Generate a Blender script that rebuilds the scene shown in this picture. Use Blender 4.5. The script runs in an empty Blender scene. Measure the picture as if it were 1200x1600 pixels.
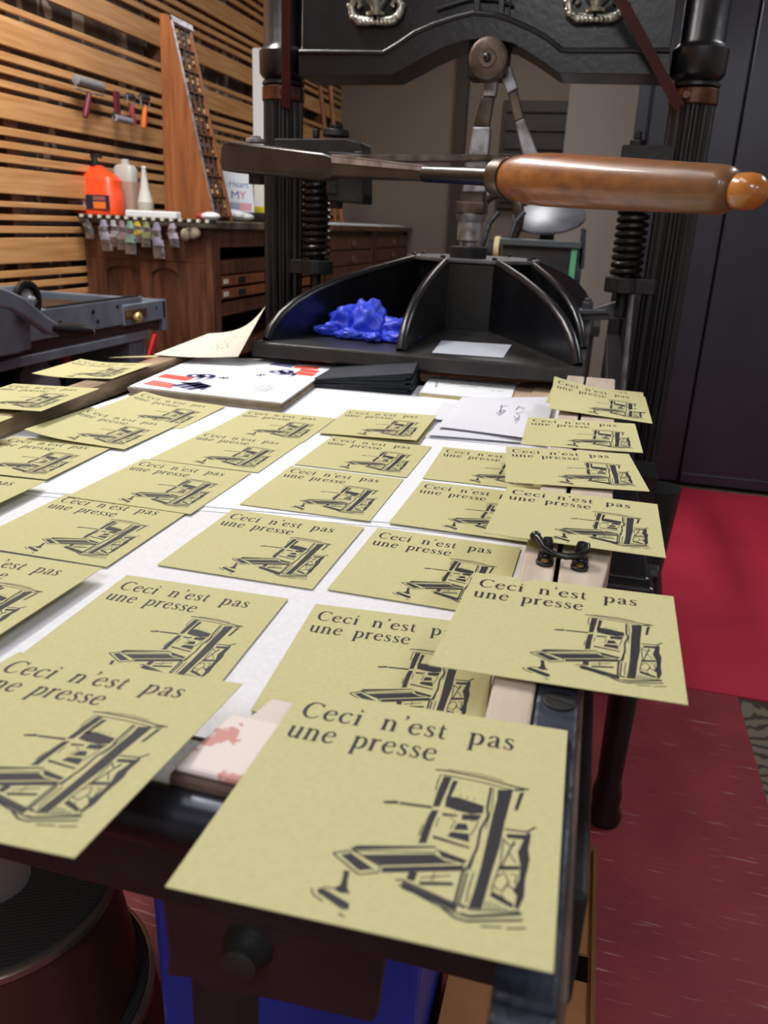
import bpy, bmesh, math, random
from mathutils import Vector, Matrix, Euler
random.seed(7)
C = bpy.context.scene.collection
BED = 0.85                      # height of the press bed's paper above the floor (metres)

# ------------------------------------------------------------------ camera
FPX, PITCH, ROLL, YAW = 1248.0, math.radians(19.80), math.radians(-2.595), math.radians(13.9)
CAM = Vector((0, 0, BED + 0.2818))
def _yaw(v): c, s = math.cos(YAW), math.sin(YAW); return Vector((c*v[0]-s*v[1], s*v[0]+c*v[1], v[2]))
_ex = _yaw((1, 0, 0)); _fw = _yaw((0, math.cos(PITCH), -math.sin(PITCH))); _eu = _yaw((0, math.sin(PITCH), math.cos(PITCH)))
_c, _s = math.cos(ROLL), math.sin(ROLL)
_right = _ex*_c - _eu*_s; _up = _ex*_s + _eu*_c
cd = bpy.data.cameras.new('camera'); cam = bpy.data.objects.new('camera', cd); C.objects.link(cam)
m = Matrix.Identity(4)
for i in range(3):
    m[i][0], m[i][1], m[i][2], m[i][3] = _right[i], _up[i], -_fw[i], CAM[i]
cam.matrix_world = m
cd.sensor_fit = 'VERTICAL'; cd.sensor_height = 36; cd.sensor_width = 27; cd.lens = FPX/1600*36
cd.clip_start = 0.02; cd.clip_end = 60
cd.dof.use_dof = True; cd.dof.focus_distance = 0.78; cd.dof.aperture_fstop = 10.0
bpy.context.scene.camera = cam
def ray(px, py):
    return _fw + _right*((px-600)/FPX) + _up*((800-py)/FPX)
def Py(px, py, y): d = ray(px, py); return CAM + d*(y/d.y)
def Px(px, py, x): d = ray(px, py); return CAM + d*(x/d.x)
def Pz(px, py, z): d = ray(px, py); return CAM + d*((z-CAM.z)/d.z)

# ------------------------------------------------------------------ world, lights, exposure
sc = bpy.context.scene
sc.view_settings.view_transform = 'Standard'; sc.view_settings.look = 'None'
sc.view_settings.gamma = 1.0; sc.view_settings.exposure = -0.2; sc.view_settings.use_curve_mapping = False
w = bpy.data.worlds.new('world'); sc.world = w; w.use_nodes = True
w.node_tree.nodes['Background'].inputs[0].default_value = (0.75, 0.85, 1.0, 1)
w.node_tree.nodes['Background'].inputs[1].default_value = 0.05
def area(name, loc, size, power, color=(1, 0.97, 0.93), rot=(0, 0, 0)):
    l = bpy.data.lights.new(name, 'AREA'); l.shape = 'RECTANGLE'; l.size, l.size_y = size; l.energy = power; l.color = color
    o = bpy.data.objects.new(name, l); C.objects.link(o); o.location = loc; o.rotation_euler = rot
    o['kind'] = 'helper'
    return o
area('ceiling_lamp_over_bed', (-0.75, 0.95, 2.66), (0.35, 1.2), 7.5, (0.985, 0.99, 1.0))
area('ceiling_lamp_behind_viewer', (-0.3, -1.3, 2.66), (0.6, 1.2), 31, (0.94, 0.97, 1.0))
area('ceiling_lamp_right_corner', (1.15, -1.75, 2.66), (0.9, 1.0), 26, (0.88, 0.93, 1.0))
area('ceiling_lamp_by_slats', (-1.3, 1.9, 2.66), (0.3, 1.4), 66, (1, 0.97, 0.92))
area('ceiling_lamp_by_doors', (1.3, 2.3, 2.66), (0.3, 1.2), 26, (0.88, 0.94, 1.0))
area('ceiling_lamp_far', (-0.6, 5.0, 2.66), (0.3, 1.2), 15, (1, 0.96, 0.92))
sc.cycles.max_bounces = 6

# ------------------------------------------------------------------ helpers
def lin(c):
    return tuple(((x/255)/12.92 if x/255 <= 0.04045 else ((x/255+0.055)/1.055)**2.4) for x in c) + (1,)
MATS = {}
def mat(name, col, rough=0.6, metal=0.0, col2=None, scale=20, stretch=(1, 1, 1), bump=0.0, bscale=None, spec=0.5, detail=4, lo=0.35, hi=0.65, coat=0.0, trans=0.0):
    m = bpy.data.materials.new(name); m.use_nodes = True
    nt = m.node_tree; b = nt.nodes['Principled BSDF']
    b.inputs['Base Color'].default_value = lin(col); b.inputs['Roughness'].default_value = rough; b.inputs['Metallic'].default_value = metal
    b.inputs['Specular IOR Level'].default_value = spec; b.inputs['Coat Weight'].default_value = coat
    b.inputs['Transmission Weight'].default_value = trans
    if col2 or bump:
        tc = nt.nodes.new('ShaderNodeTexCoord'); mp = nt.nodes.new('ShaderNodeMapping'); mp.inputs['Scale'].default_value = stretch
        nt.links.new(tc.outputs['Object'], mp.inputs[0])
        n = nt.nodes.new('ShaderNodeTexNoise'); n.inputs['Scale'].default_value = scale; n.inputs['Detail'].default_value = detail
        nt.links.new(mp.outputs[0], n.inputs['Vector'])
        if col2:
            r = nt.nodes.new('ShaderNodeValToRGB'); r.color_ramp.elements[0].color = lin(col2); r.color_ramp.elements[1].color = lin(col)
            r.color_ramp.elements[0].position = lo; r.color_ramp.elements[1].position = hi
            nt.links.new(n.outputs[0], r.inputs[0]); nt.links.new(r.outputs[0], b.inputs['Base Color'])
        if bump:
            n2 = n
            if bscale:
                n2 = nt.nodes.new('ShaderNodeTexNoise'); n2.inputs['Scale'].default_value = bscale; n2.inputs['Detail'].default_value = 3
                nt.links.new(mp.outputs[0], n2.inputs['Vector'])
            bp = nt.nodes.new('ShaderNodeBump'); bp.inputs['Strength'].default_value = bump; bp.inputs['Distance'].default_value = 0.003
            nt.links.new(n2.outputs[0], bp.inputs['Height']); nt.links.new(bp.outputs[0], b.inputs['Normal'])
    MATS[name] = m
    return m
class MB:
    """collects shapes in world coordinates; build() links them as one mesh object"""
    def __init__(s): s.v = []; s.f = []; s.mi = []
    def add(s, vs, fs, mi=0):
        k = len(s.v); s.v += [tuple(v) for v in vs]; s.f += [tuple(k+i for i in f) for f in fs]; s.mi += [mi]*len(fs); return s
    def box(s, a, b, mi=0, M=None):
        (x0, y0, z0), (x1, y1, z1) = a, b
        vs = [Vector(p) for p in ((x0,y0,z0),(x1,y0,z0),(x1,y1,z0),(x0,y1,z0),(x0,y0,z1),(x1,y0,z1),(x1,y1,z1),(x0,y1,z1))]
        if M: vs = [M @ v for v in vs]
        return s.add(vs, [(3,2,1,0),(4,5,6,7),(0,1,5,4),(1,2,6,5),(2,3,7,6),(3,0,4,7)], mi)
    def hexa(s, lo, hi, mi=0):
        """two matching polygons joined into a solid"""
        n = len(lo); fs = [tuple(range(n-1, -1, -1)), tuple(range(n, 2*n))]
        fs += [(i, (i+1) % n, n+(i+1) % n, n+i) for i in range(n)]
        return s.add(list(lo)+list(hi), fs, mi)
    def prism(s, pts, d, mi=0):
        d = Vector(d); lo = [Vector(p) for p in pts]
        return s.hexa(lo, [p+d for p in lo], mi)
    def cone(s, p0, p1, r0, r1=None, n=24, mi=0, caps=True):
        r1 = r0 if r1 is None else r1
        p0, p1 = Vector(p0), Vector(p1); d = (p1-p0).normalized()
        a = d.orthogonal().normalized(); b = d.cross(a)
        vs = []
        for p, r in ((p0, r0), (p1, r1)):
            for i in range(n):
                t = 2*math.pi*i/n; vs.append(p + a*(r*math.cos(t)) + b*(r*math.sin(t)))
        fs = [(i, (i+1) % n, n+(i+1) % n, n+i) for i in range(n)]
        if caps: fs += [tuple(range(n-1, -1, -1)), tuple(range(n, 2*n))]
        return s.add(vs, fs, mi)
    def lathe(s, p0, p1, prof, n=28, mi=0, sx=1.0):
        """prof: list of (distance along axis, radius)"""
        p0, p1 = Vector(p0), Vector(p1); d = (p1-p0).normalized()
        a = d.orthogonal().normalized() if abs(d.z) < .99 else Vector((1, 0, 0)); b = d.cross(a)
        vs = []
        for t, r in prof:
            for i in range(n):
                q = 2*math.pi*i/n; vs.append(p0 + d*t + a*(r*sx*math.cos(q)) + b*(r*math.sin(q)))
        fs = []
        for k in range(len(prof)-1):
            fs += [(k*n+i, k*n+(i+1) % n, (k+1)*n+(i+1) % n, (k+1)*n+i) for i in range(n)]
        fs += [tuple(range(n-1, -1, -1)), tuple(range((len(prof)-1)*n, len(prof)*n))]
        return s.add(vs, fs, mi)
    def tube(s, path, r, n=12, mi=0, caps=True):
        path = [Vector(p) for p in path]; rr = r if isinstance(r, (list, tuple)) else [r]*len(path)
        vs = []; prev = None
        for k, p in enumerate(path):
            d = (path[min(k+1, len(path)-1)] - path[max(k-1, 0)]).normalized()
            if prev is None: a = d.orthogonal().normalized()
            else: a = (prev - d*prev.dot(d)).normalized()
            prev = a; b = d.cross(a)
            for i in range(n):
                q = 2*math.pi*i/n; vs.append(p + a*(rr[k]*math.cos(q)) + b*(rr[k]*math.sin(q)))
        fs = []
        for k in range(len(path)-1):
            fs += [(k*n+i, k*n+(i+1) % n, (k+1)*n+(i+1) % n, (k+1)*n+i) for i in range(n)]
        if caps: fs += [tuple(range(n-1, -1, -1)), tuple(range((len(path)-1)*n, len(path)*n))]
        return s.add(vs, fs, mi)
    def ball(s, c, r, n=16, mi=0, sc=(1, 1, 1)):
        c = Vector(c); vs = []; fs = []; h = n//2
        for j in range(1, h):
            t = math.pi*j/h
            for i in range(n):
                q = 2*math.pi*i/n; vs.append(c+Vector((r*sc[0]*math.sin(t)*math.cos(q), r*sc[1]*math.sin(t)*math.sin(q), r*sc[2]*math.cos(t))))
        top = len(vs); vs += [c+Vector((0, 0, r*sc[2])), c-Vector((0, 0, r*sc[2]))]
        for j in range(h-2): fs += [(j*n+i, (j+1)*n+i, (j+1)*n+(i+1) % n, j*n+(i+1) % n) for i in range(n)]
        fs += [(top, i, (i+1) % n) for i in range(n)] + [(top+1, (h-2)*n+(i+1) % n, (h-2)*n+i) for i in range(n)]
        return s.add(vs, fs, mi)
    def ribbon(s, o, ax, ay, pts, wd, mi=0):
        """flat stroke of width wd along 2-D pts, on the plane o + x*ax + y*ay"""
        n = len(pts); vs = []
        for k in range(n):
            a = pts[max(k-1, 0)]; b = pts[min(k+1, n-1)]
            dx, dy = b[0]-a[0], b[1]-a[1]; L = math.hypot(dx, dy) or 1
            ww = wd[k] if isinstance(wd, (list, tuple)) else wd
            nx, ny = -dy/L*ww/2, dx/L*ww/2
            for sg in (1, -1): vs.append(o + ax*(pts[k][0]+sg*nx) + ay*(pts[k][1]+sg*ny))
        return s.add(vs, [(2*k, 2*k+1, 2*k+3, 2*k+2) for k in range(n-1)], mi)
    def flat(s, o, ax, ay, pts, mi=0):
        return s.add([o+ax*p[0]+ay*p[1] for p in pts], [tuple(range(len(pts)))], mi)
    def mesh(s, name, mats, smooth=False, fix=True):
        me = bpy.data.meshes.new(name); me.from_pydata(s.v, [], s.f)
        mats = mats if isinstance(mats, (list, tuple)) else [mats]
        for q in mats: me.materials.append(q)
        me.polygons.foreach_set('material_index', s.mi)
        if fix:
            bm = bmesh.new(); bm.from_mesh(me); bmesh.ops.recalc_face_normals(bm, faces=bm.faces); bm.to_mesh(me); bm.free()
        if smooth:
            me.polygons.foreach_set('use_smooth', [True]*len(me.polygons))
            try: me.set_sharp_from_angle(angle=math.radians(38))
            except Exception: pass
        me.update()
        return me
    def build(s, name, mats, parent=None, smooth=False, bevel=0, fix=True, origin=None):
        if parent is None and origin is None:
            xs = [v[0] for v in s.v]; ys = [v[1] for v in s.v]; zs = [v[2] for v in s.v]
            origin = ((min(xs)+max(xs))/2, (min(ys)+max(ys))/2, min(zs))
        if parent is not None: origin = BASE.get(parent.name, Vector((0, 0, 0)))
        og = Vector(origin); s.v = [tuple(Vector(v)-og) for v in s.v]
        o = bpy.data.objects.new(name, s.mesh(name, mats, smooth, fix)); C.objects.link(o)
        if parent is not None: o.parent = parent
        else: o.location = og
        BASE[o.name] = og
        if bevel:
            b = o.modifiers.new('bevel', 'BEVEL'); b.width = bevel; b.segments = 2; b.limit_method = 'ANGLE'; b.angle_limit = math.radians(40)
        return o
BASE = {}
def thing(name, label, cat, loc, group=None):
    o = bpy.data.objects.new(name, None); C.objects.link(o); o.location = loc; o.empty_display_size = 0.05
    BASE[o.name] = Vector(loc)
    return tag(o, label, cat, group)
def tag(o, label, cat, group=None, kind=None):
    o['label'] = label; o['category'] = cat
    if group: o['group'] = group
    if kind: o['kind'] = kind
    return o
def struct(o): o['kind'] = 'structure'; return o
def arc(cx, cy, r, a0, a1, n=12, ry=None):
    ry = r if ry is None else ry
    return [(cx+r*math.cos(math.radians(a0+(a1-a0)*i/n)), cy+ry*math.sin(math.radians(a0+(a1-a0)*i/n))) for i in range(n+1)]
X, Y, Z = Vector((1, 0, 0)), Vector((0, 1, 0)), Vector((0, 0, 1))
# ------------------------------------------------------------------ materials
iron = mat('black_enamelled_iron', (22, 22, 27), 0.30, 0.0, (14, 14, 18), 14, bump=0.16, bscale=60, spec=0.6)
iron_d = mat('dull_black_iron', (30, 29, 31), 0.5, 0.0, (18, 17, 19), 18, bump=0.5, bscale=50)
iron_blue = mat('worn_blue_black_iron', (58, 66, 80), 0.42, 0.2, (30, 34, 44), 40, bump=0.8, bscale=70)
iron_brown = mat('brown_lacquered_iron', (70, 62, 58), 0.32, 0.3, (50, 44, 42), 9, bump=0.1)
steel = mat('worn_steel', (186, 186, 196), 0.38, 0.7, (120, 114, 110), 30, lo=.3, hi=.6)
steel_brown = mat('tarnished_steel', (118, 104, 94), 0.38, 0.7, (72, 58, 48), 25)
copper = mat('dark_copper', (120, 84, 66), 0.3, 0.8, (84, 58, 48), 20)
silver = mat('silver_gilt', (205, 205, 198), 0.3, 0.8, (130, 132, 120), 60)
red_strap = mat('oxblood_painted_iron', (84, 26, 26), 0.4, 0.0, (62, 18, 20), 12)
spring_m = mat('oiled_spring_steel', (40, 36, 34), 0.3, 0.5)
grip_wood = mat('varnished_grip_wood', (158, 98, 50), 0.36, 0, (112, 66, 36), 12, (0.25, 6, 6), lo=.3, hi=.7, coat=.25)
def worn_grip(m):
    nt = m.node_tree; b = nt.nodes['Principled BSDF']; old = b.inputs['Base Color'].links[0].from_socket
    tc = nt.nodes.new('ShaderNodeTexCoord'); sp = nt.nodes.new('ShaderNodeSeparateXYZ'); nt.links.new(tc.outputs['Generated'], sp.inputs[0])
    r = nt.nodes.new('ShaderNodeValToRGB'); r.color_ramp.elements[0].position = .25; r.color_ramp.elements[1].position = .8
    r.color_ramp.elements[0].color = (0, 0, 0, 1); r.color_ramp.elements[1].color = (.65, .65, .65, 1)
    nt.links.new(sp.outputs[0], r.inputs[0])
    mx = nt.nodes.new('ShaderNodeMixRGB'); mx.inputs[2].default_value = lin((112, 84, 62)); nt.links.new(r.outputs[0], mx.inputs[0]); nt.links.new(old, mx.inputs[1]); nt.links.new(mx.outputs[0], b.inputs['Base Color'])
worn_grip(grip_wood)          # the outer half of the grip is worn to a greyer brown by hands
knob_wood = mat('varnished_knob_wood', (205, 138, 66), 0.22, 0, (168, 100, 44), 10, coat=.5)
maple = mat('pale_worn_wood', (206, 192, 176), 0.6, 0, (186, 170, 154), 14, (4, 0.6, 4))
rail_wood = mat('brown_worn_wood', (158, 134, 106), 0.65, 0, (104, 82, 62), 16, (4, 0.5, 4))
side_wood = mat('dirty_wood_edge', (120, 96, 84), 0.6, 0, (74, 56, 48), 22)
card_m = mat('kraft_yellow_card', (198, 193, 146), 0.85, 0, (192, 186, 139), 300, lo=.25, hi=.6, bump=.03, bscale=600, spec=.2)
ink = mat('black_ink', (44, 44, 50), 0.6, 0, spec=.3)
white_paper = mat('white_paper', (230, 234, 240), 0.8, spec=.2)
cream_paper = mat('cream_paper', (214, 210, 196), 0.85, spec=.2)
grey_board = mat('grey_white_board', (230, 230, 235), 0.9, 0, (222, 222, 227), 300, spec=.2)
kraft = mat('kraft_paper', (196, 172, 148), 0.85, 0, (180, 154, 130), 20, spec=.2)
edge_paper = mat('paper_edges', (172, 160, 140), 0.9, 0, (140, 126, 106), 120, (0.3, 0.3, 6), spec=.2)
black_card = mat('black_card', (48, 53, 62), 0.5, 0, (40, 44, 52), 40, spec=.4)
envelope_m = mat('white_envelope', (214, 216, 226), 0.8, bump=.1, bscale=20, spec=.2)
print_red = mat('red_ink', (206, 72, 58), 0.7); print_blue = mat('blue_ink', (44, 44, 108), 0.7); grey_ink = mat('grey_ink', (120, 120, 124), 0.7)
glove_m = mat('blue_nitrile', (62, 84, 236), 0.42, 0, (52, 72, 222), 12, spec=.5)
oak = mat('honey_slat_wood', (222, 172, 118), 0.4, 0, (186, 132, 80), 10, (6, 0.35, 6), lo=.3, hi=.75, coat=.15)
dark_oak = mat('old_brown_cabinet_wood', (112, 70, 50), 0.45, 0, (72, 42, 30), 7, (5, 5, 0.6), coat=.1)
case_wood = mat('orange_brown_case_wood', (150, 92, 52), 0.45, 0, (116, 66, 36), 7, (6, 6, 0.5))
grey_paint = mat('grey_machine_paint', (122, 131, 146), 0.42, 0.1, (104, 112, 126), 12, bump=.1)
black_rubber = mat('black_rubber', (26, 26, 28), 0.7)
plastic_blk = mat('black_plastic', (22, 22, 24), 0.35)

# ------------------------------------------------------------------ room
def floor_red(name, c1, c2, scratch):
    m = bpy.data.materials.new(name); m.use_nodes = True; nt = m.node_tree; b = nt.nodes['Principled BSDF']
    b.inputs['Roughness'].default_value = 0.55; b.inputs['Specular IOR Level'].default_value = 0.3
    tc = nt.nodes.new('ShaderNodeTexCoord')
    n = nt.nodes.new('ShaderNodeTexNoise'); n.inputs['Scale'].default_value = 5; n.inputs['Detail'].default_value = 6
    nt.links.new(tc.outputs['Object'], n.inputs['Vector'])
    r = nt.nodes.new('ShaderNodeValToRGB'); r.color_ramp.elements[0].color = lin(c2); r.color_ramp.elements[1].color = lin(c1)
    r.color_ramp.elements[0].position = .3; r.color_ramp.elements[1].position = .7
    nt.links.new(n.outputs[0], r.inputs[0]); out = r.outputs[0]
    if scratch:
        mp = nt.nodes.new('ShaderNodeMapping'); mp.inputs['Scale'].default_value = (9, 150, 1); mp.inputs['Rotation'].default_value = (0, 0, math.radians(12))
        nt.links.new(tc.outputs['Object'], mp.inputs[0])
        n2 = nt.nodes.new('ShaderNodeTexNoise'); n2.inputs['Scale'].default_value = 1.0; n2.inputs['Detail'].default_value = 2; n2.inputs['Roughness'].default_value = .6
        nt.links.new(mp.outputs[0], n2.inputs['Vector'])
        r2 = nt.nodes.new('ShaderNodeValToRGB'); r2.color_ramp.elements[0].position = .64; r2.color_ramp.elements[1].position = .72
        r2.color_ramp.elements[0].color = (0, 0, 0, 1); r2.color_ramp.elements[1].color = (.7, .7, .7, 1)
        nt.links.new(n2.outputs[0], r2.inputs[0])
        mx = nt.nodes.new('ShaderNodeMixRGB'); mx.inputs[2].default_value = lin((186, 150, 140))
        nt.links.new(r2.outputs[0], mx.inputs[0]); nt.links.new(out, mx.inputs[1]); out = mx.outputs[0]
    nt.links.new(out, b.inputs['Base Color'])
    return m
def wood_grain_floor():
    m = bpy.data.materials.new('grey_woodgrain_vinyl'); m.use_nodes = True; nt = m.node_tree; b = nt.nodes['Principled BSDF']
    b.inputs['Roughness'].default_value = 0.6
    tc = nt.nodes.new('ShaderNodeTexCoord'); mp = nt.nodes.new('ShaderNodeMapping'); mp.inputs['Scale'].default_value = (3.0, 1.2, 1)
    nt.links.new(tc.outputs['Object'], mp.inputs[0])
    wv = nt.nodes.new('ShaderNodeTexWave'); wv.wave_type = 'RINGS'; wv.inputs['Scale'].default_value = 7; wv.inputs['Distortion'].default_value = 9
    wv.inputs['Detail'].default_value = 2; wv.inputs['Detail Scale'].default_value = .8
    nt.links.new(mp.outputs[0], wv.inputs['Vector'])
    r = nt.nodes.new('ShaderNodeValToRGB'); r.color_ramp.elements[0].color = lin((52, 44, 36)); r.color_ramp.elements[1].color = lin((112, 102, 86)); r.color_ramp.elements[0].position = .1
    r.color_ramp.elements[1].position = .5
    nt.links.new(wv.outputs['Color'], r.inputs[0]); nt.links.new(r.outputs[0], b.inputs['Base Color'])
    return m
fl = MB().box((-2.3, -2.6, -0.1), (2.6, 6.6, 0)).build('floor', wood_grain_floor()); struct(fl)
o = MB().box((-2.0, -1.6, 0), (Pz(1150, 1083, 0).x, 2.0, 0.004)).add([], []).build('floor_mat', floor_red('worn_red_sheet', (146, 54, 62), (122, 44, 50), True))
tag(o, 'worn dull red floor mat with pale scratches under the press bed', 'mat', 'red floor mats')
o = MB().box((-0.6, 2.003, 0), (2.4, 3.9, 0.005)).build('floor_mat', floor_red('bright_red_sheet', (192, 46, 70), (178, 41, 64), False))
tag(o, 'smooth bright crimson floor mat reaching to the black doors', 'mat', 'red floor mats')
beige = mat('beige_wall_paint', (132, 120, 110), 0.85); lgrey = mat('pale_wall_paint', (196, 192, 186), 0.9)
struct(MB().box((-2.3, 6.4, 0), (2.6, 6.5, 2.7)).build('wall_back', beige))
struct(MB().box((2.5, -2.6, 0), (2.6, 6.5, 2.7)).build('wall_right', lgrey))
struct(MB().box((-2.3, -2.6, 0), (2.6, -2.5, 2.7)).build('wall_front', lgrey))
struct(MB().box((-2.3, -2.6, 2.7), (2.6, 6.5, 2.8)).build('ceiling', lgrey))
# pale wall stub seen between the press columns, and the dark doorway trim beside it
a, b_ = Py(884, 200, 4.6), Py(1000, 200, 4.6)
struct(MB().box((a.x, 4.6, 0), (b_.x+.3, 4.75, 2.7)).build('wall_partition', mat('warm_grey_wall', (170, 166, 162), .85)))
dk = mat('dark_brown_trim', (58, 48, 42), .6)
a, b_ = Py(711, 200, 6.36), Py(728, 200, 6.36)
struct(MB().box((a.x, 6.33, 0), (b_.x, 6.4, 2.7)).build('trim_1', dk))
# dark shuttered opening on the back wall
a, b_ = Py(786, 155, 6.3), Py(905, 330, 6.3)
sh = MB().box((a.x, 6.34, b_.z), (b_.x, 6.395, a.z))
for i in range(6):
    z = b_.z + (a.z-b_.z)*(i+.5)/6; sh.box((a.x+.03, 6.32, z-.02), (b_.x-.03, 6.34, z+.05))
o = sh.build('wall_cabinet', mat('black_brown_paint', (40, 32, 34), .5), bevel=.004); tag(o, 'dark louvred wall cabinet behind the toggle arms on the beige wall', 'cabinet')
# black doors at the right
doorm = mat('glossy_black_door', (46, 46, 58), 0.25, 0.0, (38, 38, 48), 2, bump=.05, bscale=4)
dx0 = Py(994, 180, 3.95).x
d = MB().box((dx0, 3.95, 0.02), (dx0+.05, 4.02, 2.5)).box((dx0+.062, 3.95, .02), (dx0+.42, 4.02, 2.5)).box((dx0+.43, 3.95, .02), (2.5, 4.02, 2.5)).box((dx0, 4.02, 0), (2.5, 4.06, 2.7)).box((dx0+.43, 3.935, .02), (2.5, 3.95, .07))
struct(d.build('door_1', doorm, bevel=.004))
# slat wall
XW = -2.05
def clutter():
    m = bpy.data.materials.new('dim_storage_behind_slats'); m.use_nodes = True; nt = m.node_tree; b = nt.nodes['Principled BSDF']
    b.inputs['Roughness'].default_value = .6
    tc = nt.nodes.new('ShaderNodeTexCoord'); mp = nt.nodes.new('ShaderNodeMapping'); mp.inputs['Scale'].default_value = (1, 26, 9)
    nt.links.new(tc.outputs['Object'], mp.inputs[0])
    v = nt.nodes.new('ShaderNodeTexVoronoi'); v.inputs['Scale'].default_value = 1.0
    nt.links.new(mp.outputs[0], v.inputs['Vector'])
    r = nt.nodes.new('ShaderNodeValToRGB'); e = r.color_ramp.elements
    e[0].color = lin((104, 90, 86)); e[1].color = lin((214, 204, 188)); e[0].position = .62; e[1].position = .98
    e2 = r.color_ramp.elements.new(.82); e2.color = lin((140, 116, 100))
    sp = nt.nodes.new('ShaderNodeSeparateColor'); nt.links.new(v.outputs['Color'], sp.inputs[0]); nt.links.new(sp.outputs[0], r.inputs[0]); nt.links.new(r.outputs[0], b.inputs['Base Color'])
    return m
wl = MB().box((-2.3, -2.6, 0), (XW-.09, 6.5, 2.7)).build('wall_left', clutter()); struct(wl)
sl = MB()
zs = [(1.648,1.736),(1.600,1.626),(1.560,1.582),(1.515,1.538),(1.418,1.497),(1.365,1.391),(1.323,1.346),(1.277,1.304),(1.176,1.261),(1.132,1.151),(1.088,1.108),(1.045,1.069),(.941,1.029),(.893,.917),(.852,.876),(.81,.833),
      (.705,.79),(.655,.68),(.61,.635),(.57,.595),(.465,.55),(.3,.4),(.1,.2),(1.754,1.775),(1.84,1.925),(1.952,1.976),(1.995,2.018),(2.036,2.06),(2.08,2.165),(2.19,2.213),(2.235,2.258),(2.28,2.303),(2.325,2.41),(2.44,2.465),(2.49,2.515),(2.56,2.68)]
for z0, z1 in zs:
    sl.box((XW-.018, -2.5, z0), (XW, 6.4, z1))
s_ = sl.build('slat_panel', oak, parent=wl, bevel=.002)
st = MB()
for y in (-1.5, -.5, .6, 1.6, 2.62, 3.7, 4.8, 5.9): st.box((XW-.07, y, 0), (XW-.019, y+.07, 2.7))
st.build('stud', dark_oak, parent=wl)
# ------------------------------------------------------------------ the hand press
CY = 2.0                                   # plane of the two columns
XL, XR = -0.789, 0.142
press = thing('hand_press', 'black cast iron hand printing press with fluted columns and long flat bed', 'printing press', (-0.32, CY, 0))
def zr(v): return BED+v
def fluted(mb, p0, p1, r, nf=16, dip=.007):
    n = nf*6; vs = []
    for p in (p0, p1):
        for i in range(n):
            t = 2*math.pi*i/n; k = i % 6
            rr = r-dip*(0, .75, 1, 1, .75, 0)[k]
            vs.append((p[0]+rr*math.cos(t), p[1]+rr*math.sin(t), p[2]))
    mb.add(vs, [(i, (i+1) % n, n+(i+1) % n, n+i) for i in range(n)]+[tuple(range(n-1, -1, -1)), tuple(range(n, 2*n))])
for cx in (XL, XR):
    cm = MB(); fluted(cm, (cx, CY, .16), (cx, CY, zr(.545)), .0475)
    cm.lathe((cx, CY, 0), (cx, CY, 1), [(.004, .10), (.05, .10), (.07, .085), (.10, .085), (.12, .06), (.14, .066), (.165, .05)])
    cm.lathe((cx, CY, zr(.545)), (cx, CY, zr(1)), [(0, .043), (.033, .043), (.036, .05), (.042, .05), (.047, .044), (.052, .050), (.06, .056), (.105, .057), (.112, .05), (.118, .046), (.30, .046), (.31, .06), (.35, .06), (.37, .04), (.40, .05), (.44, .03), (.46, .004)])
    col = cm.build('column', iron, press, smooth=True)
    MB().lathe((cx, CY, zr(.546)), (cx, CY, zr(.58)), [(0, .0485), (.002, .0505), (.029, .0505), (.031, .0485)]).cone((cx+(.02 if cx < 0 else -.02), CY-.046, zr(.56)), (cx+(.02 if cx < 0 else -.02), CY-.062, zr(.56)), .009, .007).build('collar', copper, col, smooth=True)
# head beam
bot = [(468,120),(610,118),(622,112),(645,100),(670,86),(700,72),(725,64),(760,60),(800,68),(830,85),(852,100),(868,112),(876,115),(1047,118)]
top = [(468,82),(600,83),(622,70),(648,52),(680,38),(715,27),(740,21),(775,24),(800,33),(832,47),(855,60),(878,79),(890,80),(1047,80)]
B0 = [Py(x, y, 1.94) for x, y in bot]; T0 = [Py(x, y, 1.94) for x, y in top]
bm_ = MB()
q = B0+T0[::-1]; bm_.hexa([Vector((p.x, 1.935, p.z)) for p in q], [Vector((p.x, 2.065, p.z)) for p in q])
q = T0+[Vector((T0[-1].x, 0, zr(.93))), Vector((T0[0].x, 0, zr(.93)))]; bm_.hexa([Vector((p.x, 1.957, p.z)) for p in q], [Vector((p.x, 2.04, p.z)) for p in q])
bm_.tube([Vector((p.x, 1.937, p.z)) for p in T0], .0065, 8)
tt = [Vector((p.x, 1.95, p.z+.03)) for p in T0[4:9]]; bm_.tube(tt, .004, 8)
bm_.box((-.335, 1.945, zr(.70)), (-.322, 1.96, zr(.93))).box((-.283, 1.945, zr(.70)), (-.27, 1.96, zr(.93))).box((-.262, 1.95, zr(.695)), (-.257, 1.96, zr(.93)))
bm_.box((XL+.04, 1.94, zr(.93)), (XR-.04, 2.06, zr(.97)))
beam = bm_.build('head_beam', iron, press, bevel=.003)
# silver vase emblems on the beam
for ex in (-.551, -.08):
    e = MB(); zb = zr(.697); y0 = 1.95
    e.lathe((ex, y0, zb+.014), (ex, y0, zb+1), [(0, .022), (.006, .024), (.01, .012), (.018, .016), (.026, .024), (.03, .026), (.045, .034), (.10, .05), (.16, .055), (.165, .03)], 20)
    for sg in (-1, 1):
        pth = [(ex+sg*x, y0-.004, zb+z) for x, z in ((.004,.008),(.02,.004),(.04,.006),(.053,.016),(.057,.032),(.05,.045),(.04,.044),(.036,.036),(.041,.03))]
        e.tube(pth, [.008,.010,.011,.010,.008,.008,.007,.006,.005], 10)
        for k in range(6): e.ball((ex+sg*(.006+.009*k), y0-.010, zb+.001+.002*(k > 3)*k), .0075, 10, 0, (1, .7, .9))
        for x, z in ((.058,.02),(.062,.034),(.05,.052)): e.ball((ex+sg*x, y0-.006, zb+z), .006, 8)
    e.build('vase_emblem', silver, beam, smooth=True)
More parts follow.
